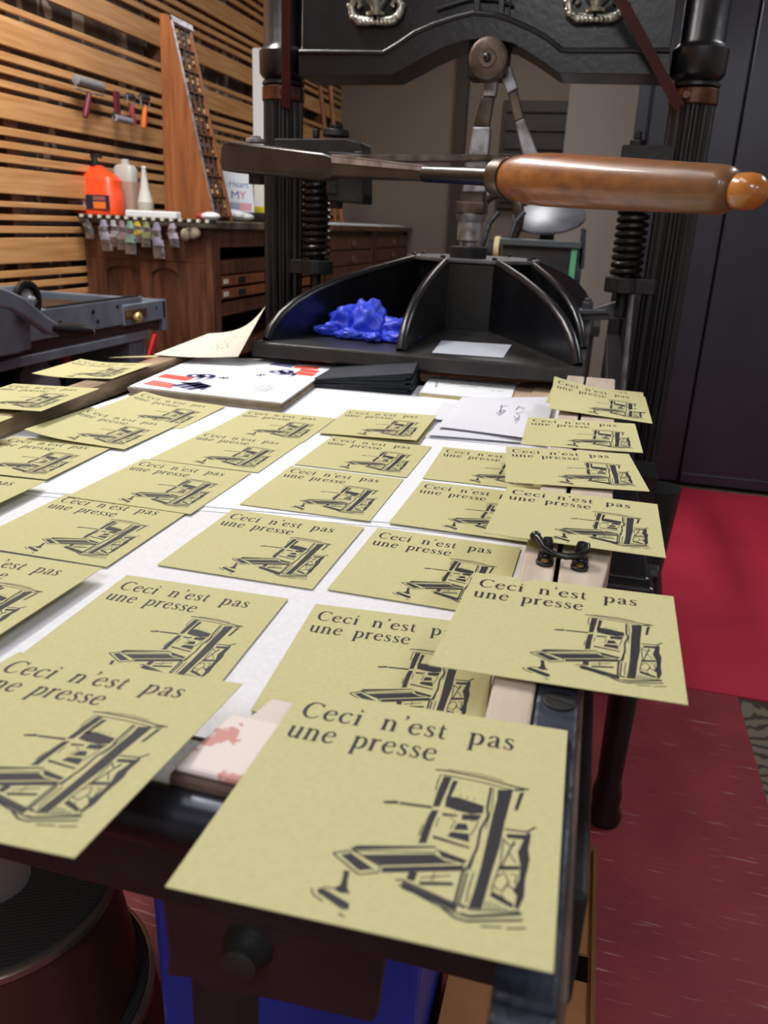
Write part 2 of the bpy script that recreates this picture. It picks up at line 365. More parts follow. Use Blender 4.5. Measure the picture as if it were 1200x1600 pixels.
# oxblood straps
for a, b2 in (((447,168,1.945),(447,-40,1.86)), ((1062,168,1.935),(948,-40,1.86))):
    p, q = Py(*a), Py(*b2); d = (q-p).normalized(); sx = d.cross(Y).normalized()*.0105; sy = sx.cross(d).normalized()*.004
    MB().hexa([p-sx-sy, p+sx-sy, p+sx+sy, p-sx+sy], [q-sx-sy, q+sx-sy, q+sx+sy, q-sx+sy]).build('strap', red_strap, press, bevel=.0015)
# toggle: roller and two arms
tg = MB(); rc = Py(763, 92, 1.93)
tg.lathe(rc+Vector((0, -.012, 0)), rc+Vector((0, 1, 0)), [(0, .034), (.004, .041), (.03, .042), (.04, .042)], 32)
tg.lathe(rc+Vector((0, -.016, 0)), rc+Vector((0, 1, 0)), [(0, .018), (.006, .02)], 24)
toggle = tg.build('toggle_roller', steel_brown, press, smooth=True)
MB().lathe(rc+Vector((0, -.026, 0)), rc+Vector((0, 1, 0)), [(0, .004), (.003, .008), (.02, .009)], 16).build('pin', iron, toggle, smooth=True)
MB().box((rc.x-.05, 1.965, rc.z-.03), (rc.x+.035, 2.04, rc.z+.06)).build('roller_block', iron_d, toggle, bevel=.004)
am = MB(); am2 = MB()
def armseg(mb, pts, y0, th): mb.prism([Py(x, y, y0) for x, y in pts], (0, th, 0))
armseg(am, [(757,118),(778,116),(774,150),(754,150)], 1.965, .03); armseg(am, [(752,150),(772,150),(764,198),(739,198)], 1.972, .02)
armseg(am, [(739,198),(766,198),(758,300),(722,300)], 1.965, .03)
armseg(am2, [(778,112),(797,100),(809,137),(793,146)], 1.975, .03); armseg(am2, [(793,146),(807,139),(819,184),(804,191)], 1.982, .02)
armseg(am2, [(804,191),(819,184),(842,245),(818,248)], 1.975, .03); armseg(am2, [(818,248),(840,245),(850,300),(826,300)], 1.985, .02)
for q in (am, am2):
    q.mi = [1 if 6 <= k < 12 else 0 for k in range(len(q.f))]; q.build('toggle_arm', [steel, steel_brown], press, bevel=.003)
# screw under the toggle
sx_ = -.316
s1 = MB().box((sx_-.03, 1.97, zr(.335)), (sx_+.03, 2.03, zr(.40))).box((sx_-.034, 1.965, zr(.312)), (sx_+.034, 2.035, zr(.34)))
scr = s1.build('screw_block', steel_brown, press, bevel=.004)
MB().lathe((sx_, CY, zr(.25)), (sx_, CY, 9), [(-.032, .016), (0, .016), (.004, .029), (.044, .029), (.05, .034), (.064, .036)], 24).build('screw_nut', steel, scr, smooth=True)
MB().lathe((sx_, CY, zr(.214)), (sx_, CY, 9), [(0, .044), (.024, .046), (.026, .042), (.022, .03), (.012, .014)], 28).build('oil_cup', iron_d, press, smooth=True)
# platen: base slab, octagonal hub, ribs, top plate
pl = MB(); z0, z1 = zr(.027), zr(.055)
pl.hexa([Vector(p) for p in ((-.645,1.46,z0),(-.005,1.46,z0),(-.005,2.5,z0),(-.645,2.5,z0))], [Vector(p) for p in ((-.645,1.465,z1),(-.007,1.465,z1),(-.007,2.5,z1),(-.645,2.5,z1))])
platen = pl.build('platen', mat('oily_platen_iron', (48, 46, 46), .4, .1, (28, 27, 28), 16, bump=.4, bscale=40), press, bevel=.004)
HB = [(-.365,1.92),(-.24,1.925),(-.165,2.02),(-.165,2.14),(-.24,2.24),(-.365,2.24),(-.46,2.14),(-.46,2.02)]
MB().hexa([Vector((x, y, z1-.002)) for x, y in HB], [Vector((x, y, zr(.205))) for x, y in HB]).build('hub', iron, platen, bevel=.003)
cx_, cy_ = -.31, 2.08
tp = MB().hexa([Vector((cx_+(x-cx_)*1.07, cy_+(y-cy_)*1.07, zr(.205))) for x, y in HB], [Vector((cx_+(x-cx_)*1.07, cy_+(y-cy_)*1.07, zr(.214))) for x, y in HB])
tplate = tp.build('top_plate', mat('grey_worn_plate', (120, 118, 122), .5, .3, (84, 82, 86), 20), platen, bevel=.002)
for x, y in HB: MB().lathe((cx_+(x-cx_)*.96, cy_+(y-cy_)*.96, zr(.214)), (cx_+(x-cx_)*.96, cy_+(y-cy_)*.96, 9), [(0, .006), (.004, .006), (.006, .003)], 10).build('bolt', iron, tplate, smooth=True)
prof = [(0,.150),(.12,.143),(.35,.126),(.55,.108),(.72,.087),(.84,.066),(.92,.044),(.97,.022),(1,.0)]
def rib(a, b2, th=.009):
    a, b2 = Vector((a[0], a[1], 0)), Vector((b2[0], b2[1], 0)); d = b2-a; nn = Vector((-d.y, d.x, 0)).normalized()*th
    mb = MB(); pts = [a+d*t+Z*(z1-.001+h) for t, h in prof]; base = [a+d*t+Z*(z1-.002) for t, h in prof]
    for i in range(len(pts)-1):
        mb.hexa([base[i]-nn, base[i+1]-nn, pts[i+1]-nn, pts[i]-nn], [base[i]+nn, base[i+1]+nn, pts[i+1]+nn, pts[i]+nn])
    mb.tube([p+Z*.002 for p in pts], th*1.15, 10)
    return mb.build('rib', iron, platen, smooth=True)
rib((-.355,1.93), (-.352,1.50)); rib((-.235,1.93), (-.022,1.50)); rib((-.44,2.02), (-.628,1.50))
rib((-.17,2.03), (-.02,1.74)); rib((-.17,2.12), (-.02,2.42)); rib((-.30,2.23), (-.30,2.48)); rib((-.45,2.13), (-.63,2.46))
# clamp at the platen's right edge
cl = MB(); p = Vector((-.03, 2.05, zr(.085)))
cl.prism([Py(x, y, 2.04) for x, y in ((893,500),(935,480),(962,472),(975,476),(975,500))], (0, .03, 0)).prism([Py(x, y, 2.02) for x, y in ((897,484),(945,484),(952,490),(897,492))], (0, .05, 0))
q = Py(918, 478, 2.05); cl.cone(q-Z*.012, q+Z*.01, .014, n=6).cone(q+Z*.01, q+Z*.018, .009, n=12)
cl.build('clamp', mat('grey_steel_clamp', (96, 98, 104), .4, .5), platen, bevel=.002)
# return springs with their brackets
def spring(cx, z0, z1, turns, name='return_spring'):
    n = turns*16; mb = MB()
    mb.tube([(cx+.030*math.cos(2*math.pi*i/16), CY+.030*math.sin(2*math.pi*i/16), z0+(z1-z0)*i/n) for i in range(n+1)], .0068, 8)
    o = mb.build(name, spring_m, press, smooth=True)
    return o
spring(-.702, zr(.192), zr(.40), 13); spring(.053, zr(.192), zr(.42), 14)
def bracket(mb, x0, x1, z0_, z1_, cxs):
    mb.box((x0, CY-.035, z0_), (x1, CY+.035, z1_)); mb.cone((cxs, CY, z0_), (cxs, CY, z1_), .044)
b3 = MB(); bracket(b3, -.79, -.70, zr(.156), zr(.19), -.702); b3.cone((-.702, CY, zr(.10)), (-.702, CY, zr(.4)), .014); b3.build('spring_bracket', iron_d, press, bevel=.002)
b3 = MB(); bracket(b3, .05, .13, zr(.156), zr(.19), .053); b3.cone((.053, CY, zr(.10)), (.053, CY, zr(.4)), .014); b3.build('spring_bracket', iron_d, press, bevel=.002)
b3 = MB().box((.008, CY-.035, zr(.425)), (.12, CY+.03, zr(.466))); b3.cone((.04, CY-.01, zr(.46)), (.04, CY-.01, zr(.478)), .018, n=6).cone((.04, CY-.01, zr(.478)), (.04, CY-.01, zr(.495)), .007); b3.build('cross_bracket', iron_d, press, bevel=.003)
rd = MB(); a, b2 = Py(988, 460, CY-.03), Py(966, 690, CY-.03); rd.cone(a, b2, .0055, n=10)
for i in range(60):
    q = a.lerp(b2, i/60); rd.cone(q, q+(b2-a)*(1/130), .0068, n=8)
rd.build('threaded_rod', steel, press, smooth=True)
# pivot casting on the left column
pv = MB(); pv.prism([Py(x, y, 1.95) for x, y in ((428,216),(540,216),(562,222),(566,242),(540,246),(428,240))], (0, .09, 0))
pv.prism([Py(x, y, 1.93) for x, y in ((512,236),(566,240),(566,318),(512,314))], (0, .012, 0))
pv.prism([Py(x, y, 1.942) for x, y in ((512,236),(550,238),(550,262),(512,262))], (0, .09, 0)).prism([Py(x, y, 1.942) for x, y in ((512,300),(566,302),(566,318),(512,314))], (0, .09, 0)).prism([Py(x, y, 1.942) for x, y in ((552,236),(566,236),(566,318),(552,318))], (0, .09, 0))
pv.box((-.62, 1.94, zr(.335)), (-.606, 1.955, zr(.36)))
q = Py(525, 214, 1.98); pv.cone(q, q+Z*.016, .032, .030).cone(q+Z*.016, q+Z*.028, .018, n=6)
q = Py(494, 216, 1.97); pv.cone(q, q+Z*.02, .009, .008)
q = Py(525, 326, 1.97); pv.cone(q, q+Z*.03, .016); q = Py(523, 290, 1.945); pv.cone(q-Z*.02, q+Z*.02, .02)
pv.build('pivot_bracket', iron_d, press, bevel=.003)
# pull bar
def bar_r(px_r, y, px): return px_r*(Py(px, 270, y)-CAM).dot(_fw)/FPX
lv = MB(); d = Vector((0, .06, 0))
F = [Py(x, y, Yv) for x, y, Yv in ((344,232,1.74),(348,223,1.735),(358,220,1.73),(505,239,1.67),(521,246,1.66),(524,272,1.66),(516,278,1.665),(500,282,1.67),(356,268,1.73),(346,266,1.735),(344,256,1.74))]
lv.hexa(F, [p+d for p in F])
a4 = [Py(x, y, 1.66) for x, y in ((518,244),(518,277))]; b4 = [Py(x, y, 1.52) for x, y in ((669,262),(669,283))]
lv.hexa([a4[0], a4[1], a4[1]+d*.9, a4[0]+d*.9], [b4[0], b4[1], b4[1]+d*.4, b4[0]+d*.4])
barb = lv.build('pull_bar', iron_brown, press, bevel=.004)
tb = MB(); u0, u1 = a4[0], b4[0]; tb.hexa([u0+Z*.001-Y*.0005, u0+d*.9+Z*.001, u1+d*.4+Z*.001, u1+Z*.001-Y*.0005], [u0+Z*.0035-Y*.0005, u0+d*.9+Z*.0035, u1+d*.4+Z*.0035, u1+Z*.0035-Y*.0005])
tb.prism([u0-Y*.0012, u1-Y*.0012, u1-Y*.0012-Z*.006, u0-Y*.0012-Z*.012], (0, .0013, 0))
tb.build('polished_edge', steel, barb)
P0, P1 = Py(664, 272, 1.53), Py(780, 277, 1.42)
MB().tube([P0, P0.lerp(P1, .5), P1], [bar_r(12, 1.53, 664), bar_r(13, 1.48, 720), bar_r(14, 1.42, 780)], 16).build('neck', iron, barb, smooth=True)
H0, H1 = Py(780, 277, 1.42), Py(1149, 298, 1.16); ax = (H1-H0).normalized(); L = (H1-H0).length
def rr(px, t): return px*((H0+ax*L*t)-CAM).dot(_fw)/FPX
MB().lathe(H0, H1, [(-.012, rr(22, 0)), (-.008, rr(27, 0)), (.014, rr(29, 0)), (.02, rr(28, 0))], 28).build('ferrule', steel_brown, barb, smooth=True)
MB().lathe(H0, H1, [(t*L, rr(px, t)) for t, px in ((.04,22),(.05,26),(.09,32),(.16,37),(.25,39),(.4,39),(.6,38.5),(.8,37.5),(.95,37),(.975,35),(.99,30),(1.0,22))], 40).build('handle', grip_wood, barb, smooth=True)
MB().lathe(H1, H1+ax, [(0, rr(24, 1)), (.004, rr(27, 1)), (.018, rr(28, 1)), (.03, rr(25, 1)), (.038, rr(18, 1)), (.043, rr(9, 1)), (.045, rr(1, 1))], 28).build('end_knob', knob_wood, barb, smooth=True)
q = Py(400, 222, 1.765); MB().cone(q-Z*.002, q+Z*.006, .022).cone(q+Z*.006, q+Z*.012, .012, n=6).build('pivot_bolt', steel, barb, bevel=.001); MB().cone(q-Z*.085, q-Z*.06, .018, n=8).build('pivot_nut', iron_d, barb, bevel=.001)
P0, P1 = Py(500, 244, 1.80), Py(912, 244, 1.96); dz = Z*.009
MB().hexa([P0+Vector((0, 0, -.012)), P0+Vector((0, .03, -.012)), P0+Vector((0, .03, .004)), P0+Vector((0, 0, .004))], [P1+Vector((0, 0, -.009)), P1+Vector((0, .03, -.009)), P1+Vector((0, .03, .004)), P1+Vector((0, 0, .004))]).build('link_rod', steel_brown, press, bevel=.003)
# bed and rails
bd = MB().box((-.79, .30, BED-.072), (.03, 1.52, BED-.002))
bed = bd.build('bed', iron_d, press, bevel=.003)
MB().box((.045, .86, BED-.13), (.094, 3.2, BED-.075)).box((.04, .84, BED-.15), (.098, .90, BED-.078)).build('rail', iron, press, bevel=.004)
MB().box((-.77, .42, BED-.125), (-.73, 3.2, BED-.075)).build('rail', iron, press, bevel=.004)
lg = MB(); lx, ly = .142, 1.414
lg.lathe((lx, ly, 0), (lx, ly, 1), [(.004, .034), (.02, .036), (.04, .028), (.07, .03), (.10, .024), (.45, .03), (.52, .038), (.56, .03), (.72, .04)], 20)
lg.box((.05, ly-.05, BED-.16), (.135, ly+.05, BED-.10))
lg.build('leg', iron, press, smooth=True)
lg = MB().lathe((-.78, 1.414, 0), (-.78, 1.414, 1), [(.004, .034), (.02, .036), (.04, .028), (.07, .03), (.10, .024), (.45, .03), (.52, .038), (.56, .03), (.73, .04)], 20); lg.build('leg', iron, press, smooth=True)
MB().cone((.09, .95, BED-.105), (.112, .95, BED-.105), .012, n=8).build('rail_bolt', iron_d, press, bevel=.002)
# frame strips around the paper (raised 43 mm)
FT = BED+.043
def strip(name, quad, z0_, z1_, m, bev=.002):
    return MB().hexa([Vector((x, y, z0_)) for x, y in quad], [Vector((x, y, z1_)) for x, y in quad]).build(name, m, press, bevel=bev)
strip('inner_frame_strip', [(-.030,.345),(-.0065,.345),(-.0065,1.46),(-.036,1.46)], BED, FT, maple)
strip('outer_frame_strip', [(-.003,.45),(.019,.45),(.036,.62),(.046,1.46),(-.003,1.46)], BED, FT, maple)
strip('side_frame_rail', [(-.735,.30),(-.70,.30),(-.715,.80),(-.768,1.50),(-.81,1.50),(-.752,.80)], BED, BED+.027, rail_wood)
strip('front_frame_strip', [(-.163,.275),(-.02,.270),(-.02,.318),(-.155,.322)], FT-.004, FT, mat('ink_stained_wood', (222, 210, 204), .6, 0, (196, 138, 130), 70, lo=.40, hi=.43))
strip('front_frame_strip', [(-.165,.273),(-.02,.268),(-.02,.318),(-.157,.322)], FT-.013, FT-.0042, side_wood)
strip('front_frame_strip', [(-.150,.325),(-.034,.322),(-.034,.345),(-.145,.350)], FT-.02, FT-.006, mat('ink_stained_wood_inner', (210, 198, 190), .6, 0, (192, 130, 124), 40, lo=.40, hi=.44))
ib = MB().hexa([Vector((x, y, FT-.011)) for x, y in ((-.0055,.20),(.0165,.20),(.0175,.445),(-.0055,.445))], [Vector((x, y, FT)) for x, y in ((-.0055,.20),(.0165,.20),(.0175,.445),(-.0055,.445))])
ib.box((-.0055, .192, FT-.11), (.0165, .201, FT-.002))
corner = ib.build('corner_iron', iron_blue, press, bevel=.002)
sc_ = MB().lathe((.007, .386, FT-.004), (.007, .386, 9), [(0, .009), (.0048, .009), (.0052, .0085)], 24); sc_.build('screw_head', iron_d, corner, smooth=True)
sl_ = MB().box((-.0075, -.0009, 0), (.0075, .0009, .0004), 0, Matrix.Translation((.007, .386, FT+.0012)) @ Matrix.Rotation(math.radians(-18), 4, 'Z')); sl_.build('screw_slot', black_rubber, corner)
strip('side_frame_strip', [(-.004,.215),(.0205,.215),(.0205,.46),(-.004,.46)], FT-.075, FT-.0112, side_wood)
# roller, apron and front leg
MB().cone((-.60, .268, BED+.020), (-.03, .268, BED+.020), .0145, n=24).build('front_roller', mat('dark_blue_steel', (66, 72, 84), .25, .6, (34, 34, 40), 14), press, smooth=True)
ap = [(230,1395),(252,1410),(262,1490),(258,1528),(300,1530),(330,1555),(400,1560),(440,1568),(470,1575),(585,1602),(600,1500),(600,1430)]
apm = MB(); A = [Py(x, y, .31) for x, y in ap]; apm.hexa(A, [p+Y*.014 for p in A])
apron = apm.build('apron_plate', mat('maroon_black_iron', (46, 32, 34), .5, 0, (28, 21, 23), 10), press, bevel=.003)
q = Py(388, 1478, .31); MB().lathe(q+Y*.004, q-Y, [(0, .0155), (.006, .0145), (.012, .011), (.018, .0105), (.02, .007)], 24).build('boss', iron_d, apron, smooth=True)
lgf = MB(); q = Py(352, 1580, .36); lgf.box((q.x-.017, .345, 0.004), (q.x+.017, .38, BED-.07)); lgf.build('leg', iron_d, press, bevel=.003)
# hook latch joining the two frame strips
hk = MB(); hz = FT
pa = [(-.0245,.598,hz+.013),(-.021,.592,hz+.0135),(-.0165,.584,hz+.010),(-.009,.579,hz+.008),(.001,.577,hz+.008),(.010,.579,hz+.009),(.0155,.585,hz+.012),(.0155,.592,hz+.0135),(.011,.595,hz+.012)]
hk.tube(pa, [.0034,.0027,.0024,.0025,.0027,.0028,.0028,.0026,.0022], 10); hk.ball(pa[0], .0046, 12)
latch = hk.build('hook_latch', iron, press, smooth=True)
for hx in (-.0145, .0115):
    b5 = MB(); b5.lathe((hx, .590, hz), (hx, .590, 9), [(0, .0062), (.003, .0062), (.004, .0055)], 16).lathe((hx, .576, hz), (hx, .576, 9), [(0, .0068), (.0025, .0068), (.0032, .006)], 16).box((hx-.006, .576, hz), (hx+.006, .590, hz+.003)).lathe((hx, .590, hz), (hx, .590, 9), [(.003, .0045), (.012, .005), (.016, .0035)], 14)
    pb = b5.build('latch_plate', iron, latch, smooth=True)
    MB().lathe((hx, .575, hz+.0028), (hx, .575, 9), [(0, .0032), (.0012, .0028), (.0016, .001)], 14).build('brass_screw', mat('brass', (176, 140, 74), .3, .9), pb, smooth=True)
# ------------------------------------------------------------------ printed cards
CW, CH_ = 0.14, 0.14*1.0687
def bez(p0, p1, p2, n=6): return [((1-t)**2*p0[0]+2*t*(1-t)*p1[0]+t*t*p2[0], (1-t)**2*p0[1]+2*t*(1-t)*p1[1]+t*t*p2[1]) for t in [i/n for i in range(n+1)]]
TK, TN = .18, .07       # thick and thin strokes, in x-heights
def glyph(ch):
    """list of (points, widths) strokes and the advance, in x-heights"""
    S = []
    def st(pts, w): S.append((pts, w))
    def stem(x, y0, y1, s0=True, s1=True):
        st([(x, y0), (x, y1)], TK)
        if s0: st([(x-.2, y0+.03), (x+.2, y0+.03)], .06)
        if s1: st([(x-.22, y1-.10), (x-.02, y1-.02)], .09)
    if ch == 'n': stem(.2, 0, 1); stem(.78, 0, .7, True, False); st([(.25,.78),(.38,.92),(.52,.96),(.68,.90),(.77,.72),(.78,.6)], [.06,.08,.11,.15,.17,.17]); return S, 1.08
    if ch == 'u': st([(.2,1),(.2,.32),(.26,.14),(.4,.06),(.55,.09),(.72,.24)], [TK,TK,.16,.11,.08,.06]); st([(.0,.95),(.2,.95)], .07); st([(.78,1),(.78,.0)], TK); st([(.6,.95),(.78,.95)], .07); st([(.78,.04),(.98,.05)], .06); return S, 1.08
    if ch in 'ec':
        if ch == 'e':
            st([(.16,.56),(.8,.62)], .07); st([(.80,.60),(.77,.82),(.62,.96),(.46,.97)], [.13,.14,.10,.08])
        else: st([(.78,.80),(.66,.94),(.48,.97)], [.16,.12,.08])
        st([(.46,.97),(.26,.86),(.14,.62),(.14,.40),(.24,.16),(.44,.05),(.62,.06),(.78,.17),(.84,.26)], [.08,.13,.17,.18,.17,.12,.11,.09,.05]); return S, .95
    if ch == 'C':
        st([(1.22,1.12),(1.2,1.46)], .07); st([(1.2,1.18),(1.02,1.40),(.76,1.48)], [.06,.10,.08]); st([(.76,1.48),(.45,1.40),(.22,1.12),(.16,.76),(.22,.40),(.44,.12),(.76,.03),(1.02,.10),(1.25,.32)], [.08,.14,.19,.21,.20,.15,.10,.08,.05]); return S, 1.38
    if ch == 'i': stem(.22, 0, 1); st([(.13,1.36),(.31,1.36)], .18); return S, .48
    if ch == "'": st([(.12,1.52),(.26,1.50),(.28,1.36),(.14,1.18)], [.10,.17,.12,.04]); return S, .42
    if ch == 's': st([(.58,.74),(.57,.94)], .05); st([(.57,.82),(.46,.95),(.30,.96),(.17,.86),(.18,.70),(.34,.56),(.50,.44),(.58,.28),(.50,.11),(.33,.05),(.18,.12),(.1,.26)], [.05,.08,.09,.13,.15,.17,.17,.15,.12,.08,.07,.05]); st([(.1,.08),(.11,.3)], .05); return S, .72
    if ch == 't': st([(.26,1.26),(.25,.28),(.31,.10),(.45,.06),(.58,.14)], [.10,TK,.15,.10,.05]); st([(.06,.94),(.54,.94)], .08); return S, .66
    if ch == 'p': stem(.22, -.5, 1); st([(.28,.80),(.44,.95),(.62,.95),(.80,.80),(.86,.52),(.78,.22),(.60,.05),(.42,.05),(.26,.18)], [.06,.09,.12,.16,.18,.17,.12,.08,.06]); return S, 1.04
    if ch == 'a': st([(.14,.72),(.22,.90),(.42,.97),(.58,.90),(.63,.74),(.63,.20),(.68,.07),(.84,.08)], [.15,.11,.09,.14,.17,.17,.13,.06]); st([(.62,.60),(.38,.50),(.18,.36),(.14,.20),(.24,.06),(.42,.07),(.62,.22)], [.06,.08,.13,.16,.14,.09,.06]); return S, .88
    if ch == 'r': stem(.2, 0, 1); st([(.27,.72),(.40,.92),(.54,.96),(.64,.90)], [.06,.09,.14,.16]); return S, .72
    return S, .5
def text_strokes(words, x, y, xh, x_end, gap):
    """words with wide gaps, scaled so that the line ends at x_end"""
    out = []; cur = 0; track = .10
    for wd in words:
        for ch in wd:
            S, adv = glyph(ch)
            for pts, wds in S: out.append(([(cur+p[0], p[1]) for p in pts], wds))
            cur += adv+track
        cur += gap
    width = cur-gap-track; k = (x_end-x)/width
    res = []
    for pts, wds in out:
        ww = [q*1.14*(k+xh)/2 for q in (wds if isinstance(wds, list) else [wds]*len(pts))]
        res.append(([(x+p[0]*k, y-p[1]*xh) for p in pts], ww))
    return res
ILLO_POLYS = [[[621,393],[646,391],[643,442],[634,547],[614,553],[615,469]],[[615,571],[635,565],[629,634],[627,718],[605,725],[608,663]],[[653,406],[669,406],[664,454],[658,506],[648,504],[650,446]],[[646,493],[680,487],[765,506],[767,541],[734,555],[690,551],[650,542]],[[462,570],[502,556],[510,561],[509,569],[468,579]],[[512,559],[612,552],[614,563],[515,570]],[[706,564],[764,551],[756,579],[709,589]],[[699,608],[726,603],[735,630],[693,640]],[[687,650],[739,645],[745,680],[680,673]],[[648,574],[693,570],[694,578],[651,587]],[[640,680],[748,699],[750,707],[640,692]],[[426,796],[441,781],[655,723],[658,729],[437,800]],[[464,814],[658,756],[690,773],[726,774],[526,839],[504,830]],[[662,734],[750,756],[743,771],[680,762]],[[531,845],[745,776],[745,798],[532,866]],[[407,830],[432,817],[507,859],[473,875]],[[432,886],[449,883],[453,915],[461,947],[473,961],[447,966],[426,957],[439,938],[438,911]],[[385,970],[398,962],[481,995],[484,1016],[474,1014],[393,983]],[[595,882],[621,890],[750,927],[749,945],[597,907]],[[604,841],[628,839],[625,873],[603,871]],[[637,870],[726,848],[727,860],[642,882]],[[797,415],[843,401],[842,437],[834,563],[832,667],[822,774],[812,921],[778,928],[784,865],[790,774],[793,648],[796,531],[800,461]],[[844,615],[897,604],[909,589],[914,603],[911,664],[918,705],[912,785],[914,849],[903,896],[893,894],[895,850],[884,836],[896,789],[895,737],[883,684],[895,625],[847,632]],[[837,752],[895,737],[893,752],[836,770]],[[831,851],[890,882],[887,896],[826,870]],[[865,412],[879,402],[867,498],[856,502]]]
ILLO_STROKES = [[5.7,[588,365],[614,361],[735,365],[856,385],[892,386]],[3.8,[615,385],[739,389],[850,404],[878,393]],[2.5,[628,353],[733,349],[810,364]],[3.1,[610,386],[606,435],[609,471]],[2.5,[602,642],[599,694]],[4.4,[384,829],[434,803],[524,843],[524,868],[475,889],[385,831]],[3.1,[435,805],[656,749],[664,735]],[3.1,[428,815],[513,863]],[3.8,[370,971],[381,991],[413,1006]],[3.8,[410,987],[469,1017],[480,1012]],[4.4,[464,1034],[481,1041]],[3.1,[397,958],[426,955]],[4.4,[575,882],[593,877],[769,929]],[4.4,[588,896],[692,936],[767,955]],[3.1,[639,855],[715,825]],[2.5,[671,826],[671,858]],[6.3,[775,407],[776,514],[783,552],[769,616],[770,695],[758,774],[745,805],[742,920]],[2.5,[784,409],[789,510],[783,610]],[3.8,[768,695],[764,763],[761,792]],[5.0,[757,802],[754,881],[752,915]],[3.1,[774,797],[769,869],[771,910]],[3.1,[749,916],[781,928]],[5.7,[838,596],[901,590],[925,562]],[3.1,[838,635],[841,751]],[3.1,[837,770],[828,852]],[3.8,[841,644],[863,668],[853,714],[846,749]],[3.1,[869,636],[859,693],[882,730]],[3.1,[863,668],[874,647]],[3.8,[832,800],[855,774],[870,807],[856,846],[830,834]],[3.8,[864,816],[885,829]],[3.1,[872,775],[889,775],[887,810]],[3.1,[853,854],[870,878]],[2.5,[821,892],[821,920]],[2.5,[829,889],[832,919]],[2.5,[839,891],[842,918]],[2.5,[848,893],[852,917]],[2.5,[857,896],[862,915]],[2.5,[868,897],[873,912]],[8.2,[763,951],[784,954],[912,909]],[5.7,[711,943],[751,968],[781,971],[917,929]],[3.8,[817,978],[868,966]],[3.8,[880,968],[927,953]],[3.1,[781,933],[906,903]],[3.1,[891,387],[848,397]],[1.9,[616,570],[610,607],[605,692]],[2.5,[675,588],[691,600],[684,639]],[2.5,[642,598],[640,641]],[2.5,[738,591],[755,565]],[2.5,[744,652],[754,608],[757,580]],[1.9,[669,511],[659,491]],[1.9,[686,483],[689,473]],[1.9,[709,490],[711,476]],[1.9,[731,493],[733,479]]]

def card_ink():
    mb = MB(); o = Vector((-CW/2, CH_/2, 0)); ux, uy = X*CW, -Y*CW
    for pts, wds in text_strokes(['Ceci', "n'est", 'pas'], .048, .186, .074, .826, 1.25) + text_strokes(['une', 'presse'], .046, .322, .074, .578, 1.05):
        mb.ribbon(o, ux, uy, pts, wds)
    for p in ILLO_POLYS: mb.flat(o, ux, uy, [(a/1000, b/1000) for a, b in p])
    for s in ILLO_STROKES: mb.ribbon(o, ux, uy, [(a/1000, b/1000) for a, b in s[1:]], s[0]*1.25/1000)
    return mb
CARD_T = .0005
def card_mesh(name, bend=None, ncut=14):
    """paper slab plus the ink laid 0.1 mm over it, both cut on the same lines so that they bend together"""
    nx, ny = 14, 14
    bm = bmesh.new()
    ik = card_ink(); me = ik.mesh('tmp', [ink], fix=False); bm.from_mesh(me); bpy.data.meshes.remove(me)
    bmesh.ops.triangulate(bm, faces=[f for f in bm.faces if len(f.verts) > 4])
    if bend:
        for i in range(1, nx):
            bmesh.ops.bisect_plane(bm, geom=bm.verts[:]+bm.edges[:]+bm.faces[:], plane_co=(-CW/2+CW*i/nx, 0, 0), plane_no=(1, 0, 0))
        for j in range(1, ny):
            bmesh.ops.bisect_plane(bm, geom=bm.verts[:]+bm.edges[:]+bm.faces[:], plane_co=(0, -CH_/2+CH_*j/ny, 0), plane_no=(0, 1, 0))
    for v in bm.verts: v.co.z = CARD_T+.00012
    bm.normal_update()
    for f in bm.faces:
        f.material_index = 1
        if f.normal.z < 0: f.normal_flip()
    if not bend: nx = ny = 1
    g = [[[bm.verts.new((-CW/2+CW*i/nx, -CH_/2+CH_*j/ny, k*CARD_T)) for j in range(ny+1)] for i in range(nx+1)] for k in (0, 1)]
    for i in range(nx):
        for j in range(ny):
            bm.faces.new((g[1][i][j], g[1][i+1][j], g[1][i+1][j+1], g[1][i][j+1])); bm.faces.new((g[0][i][j+1], g[0][i+1][j+1], g[0][i+1][j], g[0][i][j]))
    for i in range(nx):
        bm.faces.new((g[0][i][0], g[0][i+1][0], g[1][i+1][0], g[1][i][0])); bm.faces.new((g[0][i+1][ny], g[0][i][ny], g[1][i][ny], g[1][i+1][ny]))
    for j in range(ny):
        bm.faces.new((g[0][0][j+1], g[0][0][j], g[1][0][j], g[1][0][j+1])); bm.faces.new((g[0][nx][j], g[0][nx][j+1], g[1][nx][j+1], g[1][nx][j]))
    if bend:
        for v in bm.verts: v.co.z += bend(v.co.x/CW, v.co.y/CH_)
    me = bpy.data.meshes.new(name); bm.to_mesh(me); bm.free()
    me.materials.append(card_m); me.materials.append(ink)
    return me
FLATM = card_mesh('printed_card')
def sag(u, v): return .003*(abs(u)**2)*4          # gentle sag with lifted side edges
